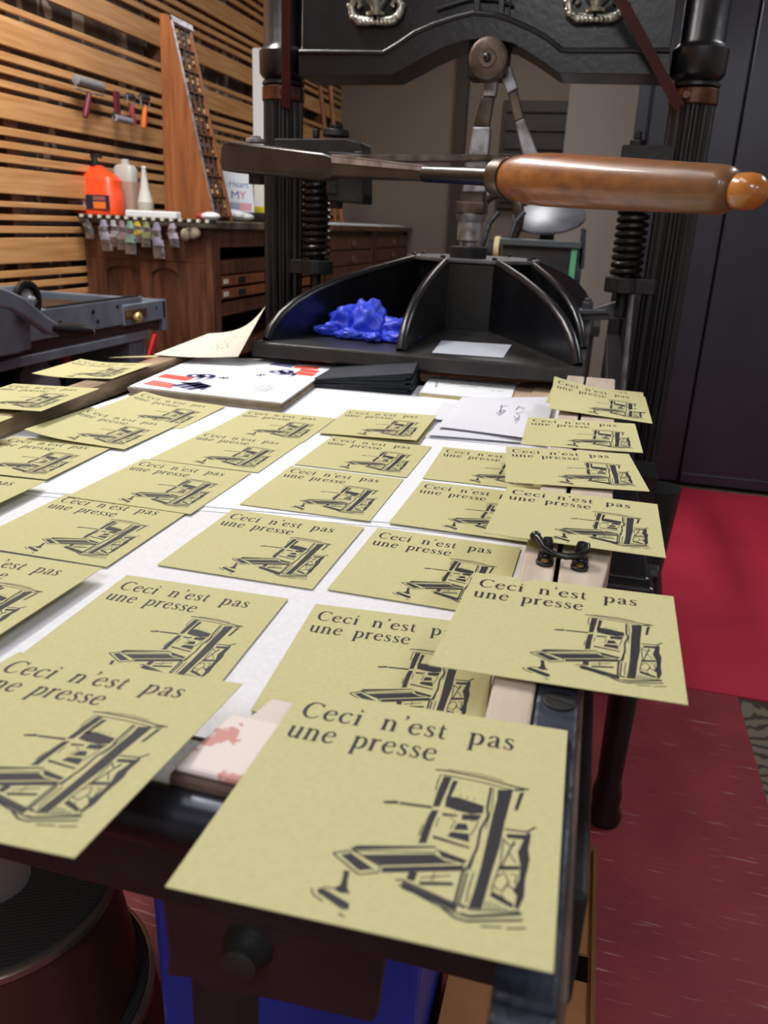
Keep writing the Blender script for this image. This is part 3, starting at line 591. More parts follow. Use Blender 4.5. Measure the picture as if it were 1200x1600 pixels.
# name: x, y, z above the bed's paper, tilt x, tilt y, turn (degrees), bend, label
CARDS = [
 (-.2643,.6315,.0010,0,0,-.22,None,'flat yellow print on grey board with its upper edge against the white sheets'),
 (-.2633,.7958,.0024,0,0,.32,None,'uncovered yellow print just beyond the edge of the white sheets'),
 (-.2624,.9528,.0024,0,0,.12,None,'flat yellow print on white paper, directly in front of the little lifted pile of two'),
 (-.2852,1.1035,.0075,1.0,-1.6,.95,None,'top yellow print of the little lifted pile in front of the black folded cards'),
 (-.2832,1.1055,.0030,.3,-.6,2.2,None,'lower yellow print peeking from under the lifted one by the black cards'),
 (-.2745,.4570,.0010,0,0,1.6,None,'yellow print on grey board, partly under the large lower left print'),
 (-.1122,.6341,.0010,0,0,-.81,None,'yellow print with a shadow band at its right, left of the black hook latch'),
 (-.1029,.7970,.0024,0,0,-.74,None,'right-half-covered yellow print with its near edge on the white sheet edge'),
 (-.1054,.9591,.0024,0,0,1.41,None,'right-half-covered yellow print just in front of the white envelopes'),
 (-.1078,.4623,.0012,0,0,4.10,None,'yellow print on grey board directly behind the nearest print'),
 (-.0572,.2789,.0481,-2.65,-1.61,.55,None,'largest nearest yellow print hanging over the front end of the press bed'),
 (-.2296,.2711,.0487,-5.78,-2.36,.57,None,'large lower left yellow print jutting over the dark front rail'),
 (-.4409,.6119,.0018,0,.3,.51,None,'left yellow print on grey board whose far corner touches the white sheet edge'),
 (-.4355,.7505,.0028,.1,.4,.17,None,'left yellow print lying across the white sheet edge'),
 (-.4296,.9039,.0026,0,.2,.33,None,'yellow print behind the one crossing the white sheet edge'),
 (-.4295,1.0530,.0024,0,0,1.24,None,'yellow print nearest the right corner of the printed white stack'),
 (-.4308,.4433,.0100,-.35,-.5,-.07,None,'yellow print cut by the left picture edge, lifted over a dark shadow'),
 (-.6104,1.0529,.0053,.74,2.15,1.31,'side','yellow print touching the front left corner of the printed white stack'),
 (-.6182,.9224,.0068,-.5,2.3,1.52,'side','curling yellow print overlapping another at the left, second from the printed white stack'),
 (-.6312,.7803,.0045,-.6,.4,4.5,None,'yellow print at the left whose top letters hide under a curling print'),
 (-.6076,.6140,.0100,-.35,-.58,2.86,None,'yellow print of which only the right corner shows at the left picture edge'),
 (-.8058,1.1854,.0290,.4,-3.2,4.23,'side','farthest yellow print on the brown side rail, beside the printed white stack'),
 (-.7575,.9459,.0332,.83,-1.37,4.32,None,'yellow print on the brown side rail, overlapping the farther one'),
 (-.7603,.7614,.0310,1.2,.1,4.34,None,'yellow print on the brown side rail showing only its far right corner'),
 (.0044,.4683,.0459,-1.86,-2.11,-1.57,None,'big yellow print over the right frame just below the black hook latch'),
 (.0057,.6750,.0490,-2.05,-.1,-1.06,None,'yellow print over the right frame just above the black hook latch'),
 (-.0056,.8514,.0445,-1.0,-1.2,6.09,None,'skewed yellow print on the right frame, second beyond the hook latch'),
 (-.0002,1.0123,.0445,.24,-1.6,1.71,None,'yellow print on the right frame beside the near edge of the white envelopes'),
 (.0201,1.1975,.0500,3.2,3.4,2.02,'corner','curled yellow print on the right frame beside the far end of the white envelopes'),
 (.0155,1.2493,.0475,.52,.4,-1.07,None,'farthest yellow print on the right frame, mostly under a curled print'),
]
BENDS = {'side': lambda u, v: .006*max(0, -u)**2*4, 'corner': lambda u, v: .012*max(0, (-u+v)/1.0)**2}
for x, y, z, rx, ry, rz, bnd, lab in CARDS:
    me = FLATM if bnd is None else card_mesh('printed_card_bent', BENDS[bnd])
    o = bpy.data.objects.new('printed_card', me); C.objects.link(o)
    o.location = (x, y, BED+z); o.rotation_euler = (math.radians(rx), math.radians(ry), math.radians(rz))
    tag(o, lab, 'printed card', 'yellow letterpress cards on the press bed')
# ------------------------------------------------------------------ papers on the bed
def slabz(name, pts, z0_, z1_, mats, **k): return MB().hexa([Vector((p[0], p[1], z0_)) for p in pts], [Vector((p[0], p[1], z1_)) for p in pts]).build(name, mats, **k)
def pz(lst, z): return [Pz(a, b, z) for a, b in lst]
o = slabz('board_sheet', [(-.700,.352),(-.036,.352),(-.036,.90),(-.705,.90)], BED-.0018, BED-.0002, grey_board); tag(o, 'greyish white board under the nearer yellow prints', 'paper sheet')
o = slabz('paper_sheet', [(-.702,.655),(-.037,.733),(-.037,1.46),(-.735,1.46),(-.72,.83)], BED+.0000, BED+.0005, white_paper); tag(o, 'lower bright white sheet, its edge showing as a thin line', 'paper sheet', 'large white sheets on the bed')
o = slabz('paper_sheet', [(-.702,.664),(-.037,.745),(-.037,1.45),(-.735,1.45),(-.72,.83)], BED+.0007, BED+.0016, white_paper); tag(o, 'upper bright white sheet covering the far half of the bed', 'paper sheet', 'large white sheets on the bed')
def fint(mb, o, ax, ay, rows, wd, h):
    """rows of tiny word-like strokes"""
    for k, (x0, x1, y) in enumerate(rows):
        x = x0
        while x < x1:
            L = wd*random.uniform(1.2, 4.5); mb.ribbon(o, ax, ay, [(x, y), (min(x+L, x1), y)], h); x += L+wd*.8
# printed white stack
zt = BED+.0165
tp_ = pz([(202,603),(309,557),(531,565),(440,629)], zt)
N_SH = 7
stack_root = None
for k in range(N_SH):
    z0_ = BED+.0018+k*.0021; jx, jy = random.uniform(-.003, .003), random.uniform(-.003, .003)
    if k == N_SH-1: jx = jy = 0
    pts = [(p.x+jx, p.y+jy) for p in tp_]
    mb = MB().hexa([Vector((p[0], p[1], z0_)) for p in pts], [Vector((p[0], p[1], z0_+.0019)) for p in pts])
    mats = [edge_paper if k < N_SH-1 else white_paper, print_red, print_blue, grey_ink]
    if k == N_SH-1:
        zz = z0_+.0021
        P = lambda lst: [Pz(a, b, zz) for a, b in lst]
        def quad(lst, mi): mb.add(P(lst), [tuple(range(len(lst)))], mi)
        def stripes(q, n, mi, gap=.18):
            q = P(q)
            for i in range(n):
                f0, f1 = i/n, (i+1-gap)/n; mb.add([q[0].lerp(q[3], f0), q[1].lerp(q[2], f0), q[1].lerp(q[2], f1), q[0].lerp(q[3], f1)], [(0, 1, 2, 3)], mi)
        stripes([(259,584),(305,590),(290,595.4),(244,589)], 2, 1, .06); stripes([(240,594),(275,600),(267,607),(221,600)], 3, 1)
        stripes([(278,596),(318,599),(332,603),(317,609.5)], 1, 2, 0); stripes([(266,602),(312,596),(331,604),(300,610)], 3, 2)
        stripes([(432,565.5),(468,567.5),(454,575),(419,570)], 3, 2); stripes([(468,564.5),(522,567.5),(511,571.5),(466,569)], 3, 1); stripes([(472,576),(500,579),(488,588.5),(457,585)], 2, 1, .08); stripes([(462,571),(502,573),(495,577.5),(458,575)], 1, 1, 0)
        ex = (P([(531,565)])[0]-P([(309,557)])[0]).normalized(); ey = Vector((-ex.y, ex.x, 0))
        for cxp, cyp, r, mi in ((306,587,.022,2),(322,587,.022,2),(346,590,.008,2),(352,590,.008,2),(433,581,.020,2),(446,580,.020,2),(404,586,.007,2),(410,585,.007,2),(452,584,.016,2)):
            c = P([(cxp, cyp)])[0]
            mb.ribbon(c, ex, ey, arc(0, 0, r*.55, -20, 340, 14), r*.45, mi); mb.ribbon(c, ex, ey, bez((r*.6, 0), (r*.8, -r*1.2), (-r*.3, -r*2.0)), [r*.4, r*.4, r*.35, r*.3, r*.2, r*.12, r*.05], mi)
        for j, (xa, ya, xb, yb) in enumerate(((396,609,414,601),(402,611,424,602),(408,612,427,604),(414,612,428,606))):
            a, b2 = P([(xa, ya), (xb, yb)]); mb.ribbon(a, X, Y, [(0, 0), (b2.x-a.x, b2.y-a.y)], .0018, 3)
    lab = 'top white sheet of the stack, printed with red and blue blocks and quotation marks' if k == N_SH-1 else 'white sheet with darkened edges inside the printed stack at the bed\'s far left'
    o = mb.build('printed_sheet', mats, fix=False); tag(o, lab, 'printed sheet', 'stack of sheets printed red and blue')
# curled sheet leaning against the platen rib
def curl(name, c00, c10, c11, c01, f, m, th=.0006, n=16, ink_rows=None):
    mb = MB(); c = [Vector(q) for q in (c00, c10, c11, c01)]
    def pt(u, v): return c[0]*(1-u)*(1-v)+c[1]*u*(1-v)+c[2]*u*v+c[3]*(1-u)*v+f(u, v)
    vs = [pt(i/n, j/n) for i in range(n+1) for j in range(n+1)]; k = len(vs)
    vs += [v-Z*th for v in vs]
    fs = []
    for i in range(n):
        for j in range(n):
            a = i*(n+1)+j; q = (a, a+n+1, a+n+2, a+1); fs.append(q); fs.append(tuple(k+t for t in reversed(q)))
    per = [i*(n+1) for i in range(n+1)]+[n*(n+1)+j for j in range(1, n+1)]+[i*(n+1)+n for i in range(n-1, -1, -1)]+[j for j in range(n-1, 0, -1)]
    for a, b2 in zip(per, per[1:]+per[:1]): fs.append((a, k+a, k+b2, b2))
    mb.add(vs, fs)
    if ink_rows:
        for u0, u1, v in ink_rows:
            u = u0
            while u < u1:
                L = random.uniform(.015, .05); a, b2 = pt(u, v)+Z*.0009, pt(min(u1, u+L), v)+Z*.0009; w_ = Y*.0008
                mb.add([a-w_, b2-w_, b2+w_, a+w_], [(0, 1, 2, 3)], 1); u += L+.03
    return mb.build(name, [m, grey_ink], smooth=True, fix=False)
a, b2, c_, d_ = Pz(240, 554, BED+.031), Pz(372, 557, BED+.034), Py(415, 478, 1.50), Pz(326, 521, BED+.05)
o = curl('curled_sheet', a, b2, c_, d_, lambda u, v: Z*(-.014*v*math.sin(math.pi*u)-.003*math.sin(math.pi*u)*(1-v))+X*(.012*v*math.sin(math.pi*u)), cream_paper, ink_rows=[(.50+.02*(k%3), .80-.025*(k%4), .24+.06*k) for k in range(7)])
tag(o, 'cream sheet with small centred text, curling up against the platen at the left', 'paper sheet')
a, b2 = Py(170, 558.5, 1.42), Py(304, 557, 1.46); c_, d_ = Py(318, 553, 1.58), Py(200, 557, 1.56)
o = curl('thin_card', a, b2, c_, d_, lambda u, v: Vector((0, 0, 0)), card_m, .0012, 4); tag(o, 'yellowish card seen edge-on at the left rail, below the curled sheet', 'card')
# black folded cards
base = pz([(488,606),(640,618),(656,596),(560,566)], BED+.001)
bx = [Vector((p.x, p.y, 0)) for p in base]
NB = 9
for k in range(NB):
    f = k/(NB-1); ang = math.radians(random.uniform(-4, 4)); cc = sum(bx, Vector())/4
    M = Matrix.Translation(cc) @ Matrix.Rotation(ang, 4, 'Z') @ Matrix.Translation(-cc)
    p = [M @ (q+Vector((.004*random.uniform(-1, 1), .004*random.uniform(-1, 1), 0))) for q in bx]
    mb = MB()
    for lay in (0, 1):
        zz = [.0018+.0018*k+.0009*lay, .0018+.0044*k+.0021*lay, .0018+.0048*k+.0021*lay, .0018+.0026*k+.001*lay]
        vs = [Vector((p[i].x, p[i].y, BED+zz[i])) for i in range(4)]
        mb.hexa(vs, [v+Z*.0008 for v in vs])
    if k == NB-1:
        for q in range(26):
            u, v = random.uniform(.35, .75), random.uniform(.4, .75); pt = vs[0].lerp(vs[1], u).lerp(vs[3].lerp(vs[2], u), v)+Z*.001
            mb.add([pt, pt+X*.0012, pt+X*.0012+Y*.0008, pt+Y*.0008], [(0, 1, 2, 3)], 1)
    o = mb.build('folded_card', [black_card, mat('silver_specks%d' % k, (120, 126, 134), .5)], fix=False)
    tag(o, 'black folded card with faint silver specks on top of the black pile' if k == NB-1 else 'black folded card fanned out within the pile beside the white stack', 'folded card', 'black folded cards piled by the white stack')
# little cream card stack with text
tpc = pz([(655,613),(674,589),(808,597),(797,627)], BED+.008)
for k in range(4):
    z0_ = BED+.0018+k*.0018; j = Vector((random.uniform(-.002, .002), random.uniform(-.002, .002), 0)) if k < 3 else Vector((0, 0, 0))
    q = [p+j for p in tpc]; mb = MB().hexa([Vector((p.x, p.y, z0_)) for p in q], [Vector((p.x, p.y, z0_+.0017)) for p in q])
    if k == 3:
        ex = (tpc[2]-tpc[1]).normalized(); ey = Vector((-ex.y, ex.x, 0)); og = tpc[0]; og = Vector((og.x, og.y, z0_+.0019)); W_ = (tpc[3]-tpc[0]).length
        fint(mb, og, ex, ey, [(W_*.3, W_*.85, .105), (W_*.25, W_*.95, .09), (W_*.45, W_*.65, .075), (W_*.8, W_*.95, .05)], .004, .0028)
        for t in range(5): mb.ribbon(og, ex, ey, [(W_*.16, .05+t*.012), (W_*.16+.004, .058+t*.012)], .003, 1)
        for s in range(len(mb.mi)-1):
            if mb.mi[s] == 0 and s > 5: mb.mi[s] = 1
    o = mb.build('note_card', [white_paper if k == 3 else mat('yellowed_edges%d' % k, (206, 196, 146), .9), grey_ink], fix=False)
    tag(o, 'top white note card with grey lines of text, behind the envelopes' if k == 3 else 'yellowish card under the white note card behind the envelopes', 'card', 'small stack of note cards')
# envelopes
def envelope(px_, z0_, th, lab, write=False):
    P = pz(px_, z0_); n = 10; mb = MB(); vs = []; 
    for lay in (0, 1):
        for i in range(n+1):
            for j in range(n+1):
                u, v = i/n, j/n; q = P[0]*(1-u)*(1-v)+P[1]*u*(1-v)+P[2]*u*v+P[3]*(1-u)*v
                b_ = (16*u*(1-u)*v*(1-v))**.45
                vs.append(Vector((q.x, q.y, z0_+(.0006+th*b_+.0006*math.sin(9*u+5*v) if lay else 0))))
    k = (n+1)**2; fs = []
    for i in range(n):
        for j in range(n):
            a = i*(n+1)+j; q = (a, a+n+1, a+n+2, a+1); fs += [tuple(k+t for t in q), tuple(reversed(q))]
    per = [i*(n+1) for i in range(n+1)]+[n*(n+1)+j for j in range(1, n+1)]+[i*(n+1)+n for i in range(n-1, -1, -1)]+[j for j in range(n-1, 0, -1)]
    for a, b2 in zip(per, per[1:]+per[:1]): fs.append((a, b2, k+b2, k+a))
    mb.add(vs, fs)
    if write:
        for w_ in ([(806,640),(812,634),(818,639)],[(808,636),(822,637)],[(812,648),(806,645),(818,643)],[(803,650),(808,655),(812,650),(804,658)],[(782,636),(790,634),(795,634)],[(778,643),(788,640)],[(784,632),(781,645)],[(776,644),(780,648),(790,641)]):
            q = [Pz(a, b2, z0_+th+.0016) for a, b2 in w_]; mb.ribbon(Vector((0, 0, z0_+th+.0016)), X, Y, [(p.x, p.y) for p in q], .0012, 1)
    o = mb.build('envelope', [envelope_m, mat('pen_ink_'+str(z0_), (70, 74, 96), .7)], smooth=True)
    return tag(o, lab, 'envelope', 'white envelopes heaped beside the right frame')
envelope([(655,683),(690,660),(858,672),(846,702)], BED+.0018, .003, 'lowest white envelope of the heap, its near edge towards the yellow prints')
envelope([(672,655),(692,630),(770,634),(748,662)], BED+.0055, .002, 'small white envelope sticking out left from under the handwritten one')
envelope([(668,680),(712,650),(868,662),(846,694)], BED+.0060, .004, 'middle white envelope of the heap, crumpled at its left corner')
envelope([(684,667),(722,621),(866,621),(850,688)], BED+.0120, .007, 'topmost puffed white envelope with blue handwriting', True)
# kraft envelopes and the tan binding stick
for k, (px_, lab) in enumerate((([(792,628),(806,602),(847,592),(826,622)], 'left kraft paper envelope behind the white envelopes'), ([(824,625),(842,598),(868,596),(872,632)], 'right kraft paper envelope behind the white envelopes'))):
    q = pz(px_, BED+.004+.003*k); o = MB().hexa([p for p in q], [p+Z*.002 for p in q]).build('kraft_envelope', kraft); tag(o, lab, 'envelope', 'kraft envelopes at the bed\'s far end')
st_ = MB(); a, b2 = Pz(648, 580, BED+.006), Pz(868, 600, BED+.006); st_.tube([a, a.lerp(b2, .5)+Z*.001, b2], .0045, 10)
o = st_.build('tan_stick', mat('tan_cane', (186, 160, 128), .7), smooth=True); tag(o, 'tan stick lying along the far edge of the bed before the platen', 'stick')
for p in ([(684,590),(686,584),(700,580),(713,576)], [(778,594),(780,588),(774,580),(776,577)]):
    q = [Pz(a, b2, BED+.011) for a, b2 in p]
    o = MB().tube([v+Z*(.002*i) for i, v in enumerate(q)], .0009, 6).build('thread', white_paper, smooth=True)
    tag(o, 'loose white thread on the tan stick above the note cards' if p[0][0] < 700 else 'loose white thread on the tan stick above the envelopes', 'thread', 'loose threads at the far end')
q = pz([(675,552),(690,533),(799,540),(786,560)], BED+.0555)
o = MB().hexa([p+Z*.0005 for p in q], [p+Z*.0015 for p in q]).build('blank_card', mat('bluish_white_card', (186, 192, 204), .7)); tag(o, 'blank bluish white card lying on the black platen', 'card')
# crumpled blue gloves on the platen
g0 = Pz(570, 528, BED+.056)
def crumple():
    bm = bmesh.new(); rnd = random.Random(5)
    from mathutils import noise
    def blob(c, r, sc, seed, rot=0):
        b = bmesh.ops.create_icosphere(bm, subdivisions=4, radius=1)
        R = Matrix.Rotation(rot, 3, 'Z')
        for v in b['verts']:
            p = v.co.copy(); n1 = noise.noise(p*1.7+Vector((seed, 0, 0))); n2 = abs(noise.noise(p*2.3+Vector((0, seed, 0))))
            n3 = 1-abs(noise.noise(p*1.9+Vector((seed, seed, 2)))); p = p*(.88+.30*n1+.22*(n3**3)-.12*n2); p = R @ Vector((p.x*sc[0]*r, p.y*sc[1]*r, p.z*sc[2]*r)); v.co = Vector(c)+p
            if v.co.z < g0.z+.0015: v.co.z = g0.z+.0015
    blob(g0+Vector((-.045, .02, .026)), .045, (1, .8, .8), 3, .3); blob(g0+Vector((.005, .01, .028)), .05, (.8, .9, .95), 8, -.4)
    blob(g0+Vector((.055, .01, .018)), .05, (1.2, .7, .55), 12, -.3); blob(g0+Vector((-.065, .0, .012)), .035, (1.3, .5, .45), 21, .5)
    blob(g0+Vector((-.01, -.03, .01)), .03, (1.3, .5, .4), 30, .2); blob(g0+Vector((.03, -.045, .009)), .025, (.75, .75, .4), 33, .1); blob(g0+Vector((.065, -.025, .009)), .032, (1.2, .55, .4), 40, -.5)
    blob(g0+Vector((-.035, -.035, .008)), .022, (1.2, .5, .4), 44, -.2); blob(g0+Vector((.09, .0, .008)), .03, (1.2, .5, .35), 51, .9)
    me = bpy.data.meshes.new('gloves'); bm.to_mesh(me); bm.free(); me.materials.append(glove_m)
    me.polygons.foreach_set('use_smooth', [True]*len(me.polygons))
    for v in me.vertices: v.co -= g0
    return me
o = bpy.data.objects.new('rubber_gloves', crumple()); C.objects.link(o); o.location = g0; tag(o, 'crumpled bright blue rubber gloves in the left bay of the platen', 'gloves')
# ------------------------------------------------------------------ cabinets along the slat wall
CX, TOPZ = -1.48, 1.115          # face towards the press; counter height
cab = thing('type_cabinet', 'tall dark brown type cabinet with panelled end and open shelves by the slat wall', 'cabinet', (-1.76, 3.8, 0))
x0 = XW+.005
b = MB().box((x0, 3.031, .07), (x0+.03, 4.36, TOPZ-.031)).box((x0, 3.004, .004), (CX-.004, 4.36, .07))
E1 = 3.0
b.box((x0, E1, .2), (x0+.09, E1+.03, TOPZ-.16)).box((CX-.15, E1, .2), (CX-.031, E1+.03, TOPZ-.16)).box((x0+.245, E1, .2), (x0+.295, E1+.03, TOPZ-.16)).box((x0, E1, .072), (CX-.031, E1+.03, .2)).box((x0, E1, TOPZ-.16), (CX-.031, E1+.03, TOPZ-.031))
b.box((CX-.03, E1-.002, .06), (CX, E1+.07, TOPZ-.031)).box((CX-.03, 4.30, .07), (CX, 4.36, TOPZ-.031)).box((CX-.028, E1+.07, TOPZ-.10), (CX-.001, 4.30, TOPZ-.031)).box((x0+.03, 4.33, .072), (CX-.03, 4.359, TOPZ-.031))
b.build('body', dark_oak, cab, bevel=.003)
for xa, xb in ((x0+.09, x0+.245), (x0+.295, CX-.15)):
    pn = MB().box((xa, E1+.014, .2), (xb, E1+.026, TOPZ-.17))
    aw = xb-xa; pts = [(xa, TOPZ-.1605), (xa, TOPZ-.215)]+[(xa+aw*.5-aw*.5*math.cos(math.pi*i/8), TOPZ-.215+.03*math.sin(math.pi*i/8)) for i in range(9)]+[(xb, TOPZ-.1605)]
    pn.prism([Vector((x, E1+.001, z)) for x, z in pts], (0, .02, 0))
    pn.build('end_panel', dark_oak, cab)
MB().box((x0, 2.975, TOPZ-.03), (CX+.03, 4.36, TOPZ)).build('counter_top', mat('stained_counter', (120, 112, 96), .5, 0, (70, 56, 44), 9), cab, bevel=.004)
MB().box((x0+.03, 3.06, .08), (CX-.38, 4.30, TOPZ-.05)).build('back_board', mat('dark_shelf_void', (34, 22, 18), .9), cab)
for z in (.965, .80, .62, .4): MB().box((CX-.38, 3.05, z-.055), (CX-.01, 4.31, z)).build('shelf', dark_oak, cab, bevel=.002)
for z in (.885, .835):
    dr = MB().box((CX-.36, 3.08, z-.02), (CX-.002, 4.28, z+.018)).build('shallow_drawer', case_wood, cab, bevel=.002)
    MB().box((CX-.002, 3.24, z-.014), (CX+.006, 3.30, z+.012)).build('label_pull', iron_d, dr, bevel=.002)
    MB().box((CX-.002, 3.10, z-.01), (CX+.001, 3.14, z+.008)).build('paper_label', cream_paper, dr)
for k, (ya, yb, lab) in enumerate(((4.40, 5.36, 'brown flat-file cabinet with many shallow drawers behind the left spring'), (5.40, 6.36, 'farthest brown flat-file cabinet against the beige wall'))):
    c2 = thing('drawer_cabinet', lab, 'cabinet', (-1.76, (ya+yb)/2, 0), 'cabinets with shallow drawers')
    MB().box((x0, ya, .004), (CX-.02, yb, TOPZ-.03)).box((CX-.02, ya, .004), (CX, ya+.05, TOPZ-.03)).box((CX-.02, yb-.05, .004), (CX, yb, TOPZ-.03)).build('body', dark_oak, c2, bevel=.003)
    MB().box((x0, ya, TOPZ-.03), (CX+.03, yb, TOPZ)).build('counter_top', dark_oak, c2, bevel=.004)
    for j in range(11):
        z = .10+j*.088; d = MB().box((CX-.018, ya+.055, z), (CX+.004, yb-.055, z+.08)).build('drawer', dark_oak, c2, bevel=.003)
        MB().box((CX+.004, (ya+yb)/2-.03, z+.02), (CX+.014, (ya+yb)/2+.03, z+.05)).build('drawer_pull', mat('pull%d%d' % (k, j), (150, 130, 110), .4, .7), d, bevel=.002)
for k, (px_, lab) in enumerate((([(560,318),(585,308),(620,331),(590,331)], 'white paper heap on the cabinet behind the left spring, nearer one'), ([(575,318),(590,310),(648,326),(664,336)], 'white paper sheets on the farthest cabinet by the beige wall'))):
    ya, yb = (4.6, 5.2) if k == 0 else (5.5, 6.25)
    mb = MB()
    for j in range(3): mb.box((-1.9+.03*j, ya+.02*j, TOPZ+.0015+.004*j), (-1.47-.02*j, yb-.03*j, TOPZ+.0045+.004*j))
    o = mb.build('paper_sheets', white_paper); tag(o, lab, 'paper')
# ------------------------------------------------------------------ things on the cabinet
T = TOPZ+.001
def at(px, y=3.07, z=T): p = Py(px, 330, y); return Vector((p.x, y, z))
def hpx(n, y=3.07): return n*(Py(200, 330, y)-CAM).dot(_fw)/FPX       # pixels to metres at that distance
jug = thing('hand_cleaner_jug', 'bright orange hand cleaner jug with black pump on the cabinet end', 'jug', at(154, 3.10), None)
c = at(154, 3.10); s = hpx(1)
pr_ = [(0, 31), (2, 33), (40, 33), (44, 31), (60, 30), (66, 22), (72, 12), (78, 10)]
jb = MB()
def rounded(mb, c, prof, ky, mi=0, n=32, pw=.55):
    vs = []
    for z, r in prof:
        for i in range(n):
            t = 2*math.pi*i/n; cs, sn = math.cos(t), math.sin(t)
            vs.append(c+Vector((math.copysign(abs(cs)**pw, cs)*r*s, math.copysign(abs(sn)**pw, sn)*r*s*ky, z*s)))
    fs = []
    for k in range(len(prof)-1): fs += [(k*n+i, k*n+(i+1) % n, (k+1)*n+(i+1) % n, (k+1)*n+i) for i in range(n)]
    fs += [tuple(range(n-1, -1, -1)), tuple(range((len(prof)-1)*n, len(prof)*n))]
    mb.add(vs, fs, mi)
rounded(jb, c, [(0, 30), (2, 33), (33, 34), (36, 32), (52, 33), (60, 27), (66, 16), (70, 11), (73, 11)], .62)
jb.build('bottle', mat('orange_plastic', (255, 84, 40), .35, 0, spec=.5), jug, smooth=True)
pm = MB().cone(c+Z*72*s, c+Z*78*s, 8*s).cone(c+Z*78*s, c+Z*86*s, 4*s, 3*s).cone(c+Z*84*s+X*-4*s, c+Z*88*s+X*-4*s, 3*s).tube([c+Z*87*s-X*5*s, c+Z*88*s+X*4*s, c+Z*85*s+X*10*s], 2.6*s, 8)
pm.build('pump', plastic_blk, jug, smooth=True)
yf = c.y-34*s*.62-.001
lb = MB().box((c.x-31*s, yf-.001, c.z+9*s), (c.x-6*s, yf+.003, c.z+31*s), 0).box((c.x-6*s, yf-.001, c.z+9*s), (c.x+29*s, yf+.003, c.z+30*s), 1).box((c.x+6*s, yf-.0015, c.z+10*s), (c.x+24*s, yf, c.z+20*s), 2).box((c.x+6*s, yf-.0015, c.z+22*s), (c.x+24*s, yf, c.z+28*s), 3)
for k in range(8): lb.box((c.x-18*s+k*1.1*s, yf-.0015, c.z+11*s), (c.x-18*s+k*1.1*s+.55*s, yf, c.z+18*s), 1)
for k in range(4): lb.box((c.x-29*s, yf-.0015, c.z+(21+k*2.4)*s), (c.x-9*s, yf, c.z+(22+k*2.4)*s), 4)
lb.build('label', [mat('pinkish_label', (214, 160, 164), .6), mat('navy_label', (38, 38, 58), .6), mat('orange_label', (250, 130, 50), .6), mat('dusty_red_label', (160, 90, 90), .6), mat('label_ink', (110, 70, 80), .6)], jug)
jug.scale = (1.2, 1.08, 1)
bt = thing('squeeze_bottle', 'translucent square bottle of pinkish brown liquid beside the orange jug', 'bottle', at(200, 3.21), 'plastic bottles on the cabinet'); c = at(200, 3.21)
q = MB(); rounded(q, c, [(0, 17), (52, 17.5), (52.5, 17.4)], .7); q.build('liquid', mat('cloudy_brown_liquid', (176, 150, 138), .35), bt, smooth=True)
q = MB(); rounded(q, c, [(52.6, 17.4), (72, 17.5), (77, 14), (79, 7)], .7); q.cone(c+Z*78*s, c+Z*86*s, 6.5*s, 6*s); q.build('bottle', mat('milky_plastic', (196, 198, 192), .35), bt, smooth=True)
bt = thing('squeeze_bottle', 'clear cone-nosed squeeze bottle half full, beside the leaning type case', 'bottle', at(228, 3.09), 'plastic bottles on the cabinet'); c = at(228, 3.09)
MB().lathe(c, c+Z, [(0, 12*s), (20*s, 12.5*s), (22*s, 12*s)], 24).build('liquid', mat('cloudy_liquid', (176, 172, 160), .3), bt, smooth=True)
MB().lathe(c+Z*22.2*s, c+Z*99, [(0, 12*s), (8*s, 10*s), (22*s, 6.5*s), (34*s, 5*s), (48*s, 3.4*s), (50*s, 4*s), (52*s, 3*s)], 24).build('nozzle', mat('clear_plastic', (206, 206, 202), .25), bt, smooth=True)
o = MB().box((at(213).x, 2.985, T), (at(291).x, 3.03, T+hpx(10))).build('wiping_tray', white_paper, bevel=.005); tag(o, 'long white paper pad on the cabinet edge before the bottles', 'paper pad')
c = at(326, 3.03); rag = MB()
for q, r, sx2, sz in ((at(342, 3.35), .055, 1.4, .46), (at(372, 3.44), .055, 1.3, .36), (at(356, 3.40), .05, 1.6, .5), (at(329, 3.012), .032, 1.2, .5)): rag.ball(q+Vector((0, .0, sz*r*.99)), r, 18, 0, (sx2, 1.1, sz))
o = rag.build('plastic_bag', mat('white_plastic_film', (222, 222, 226), .4, bump=.6, bscale=40), smooth=True); tag(o, 'crumpled white plastic bag on the cabinet corner', 'bag')
o = MB().ball(at(317, 3.015)+Z*.0138, .027, 14, 0, (1.1, .7, .5)).build('red_rag', mat('dark_red_cloth', (170, 48, 60), .8), smooth=True); tag(o, 'small dark red bundle beside the crumpled white bag', 'rag')
RZ = .040; o = MB().box((at(338, 3.56).x, 3.56, T), (-1.455, 3.95, T+RZ)).build('black_case', plastic_blk, bevel=.004); tag(o, 'flat black case under the small poster on the cabinet', 'case')
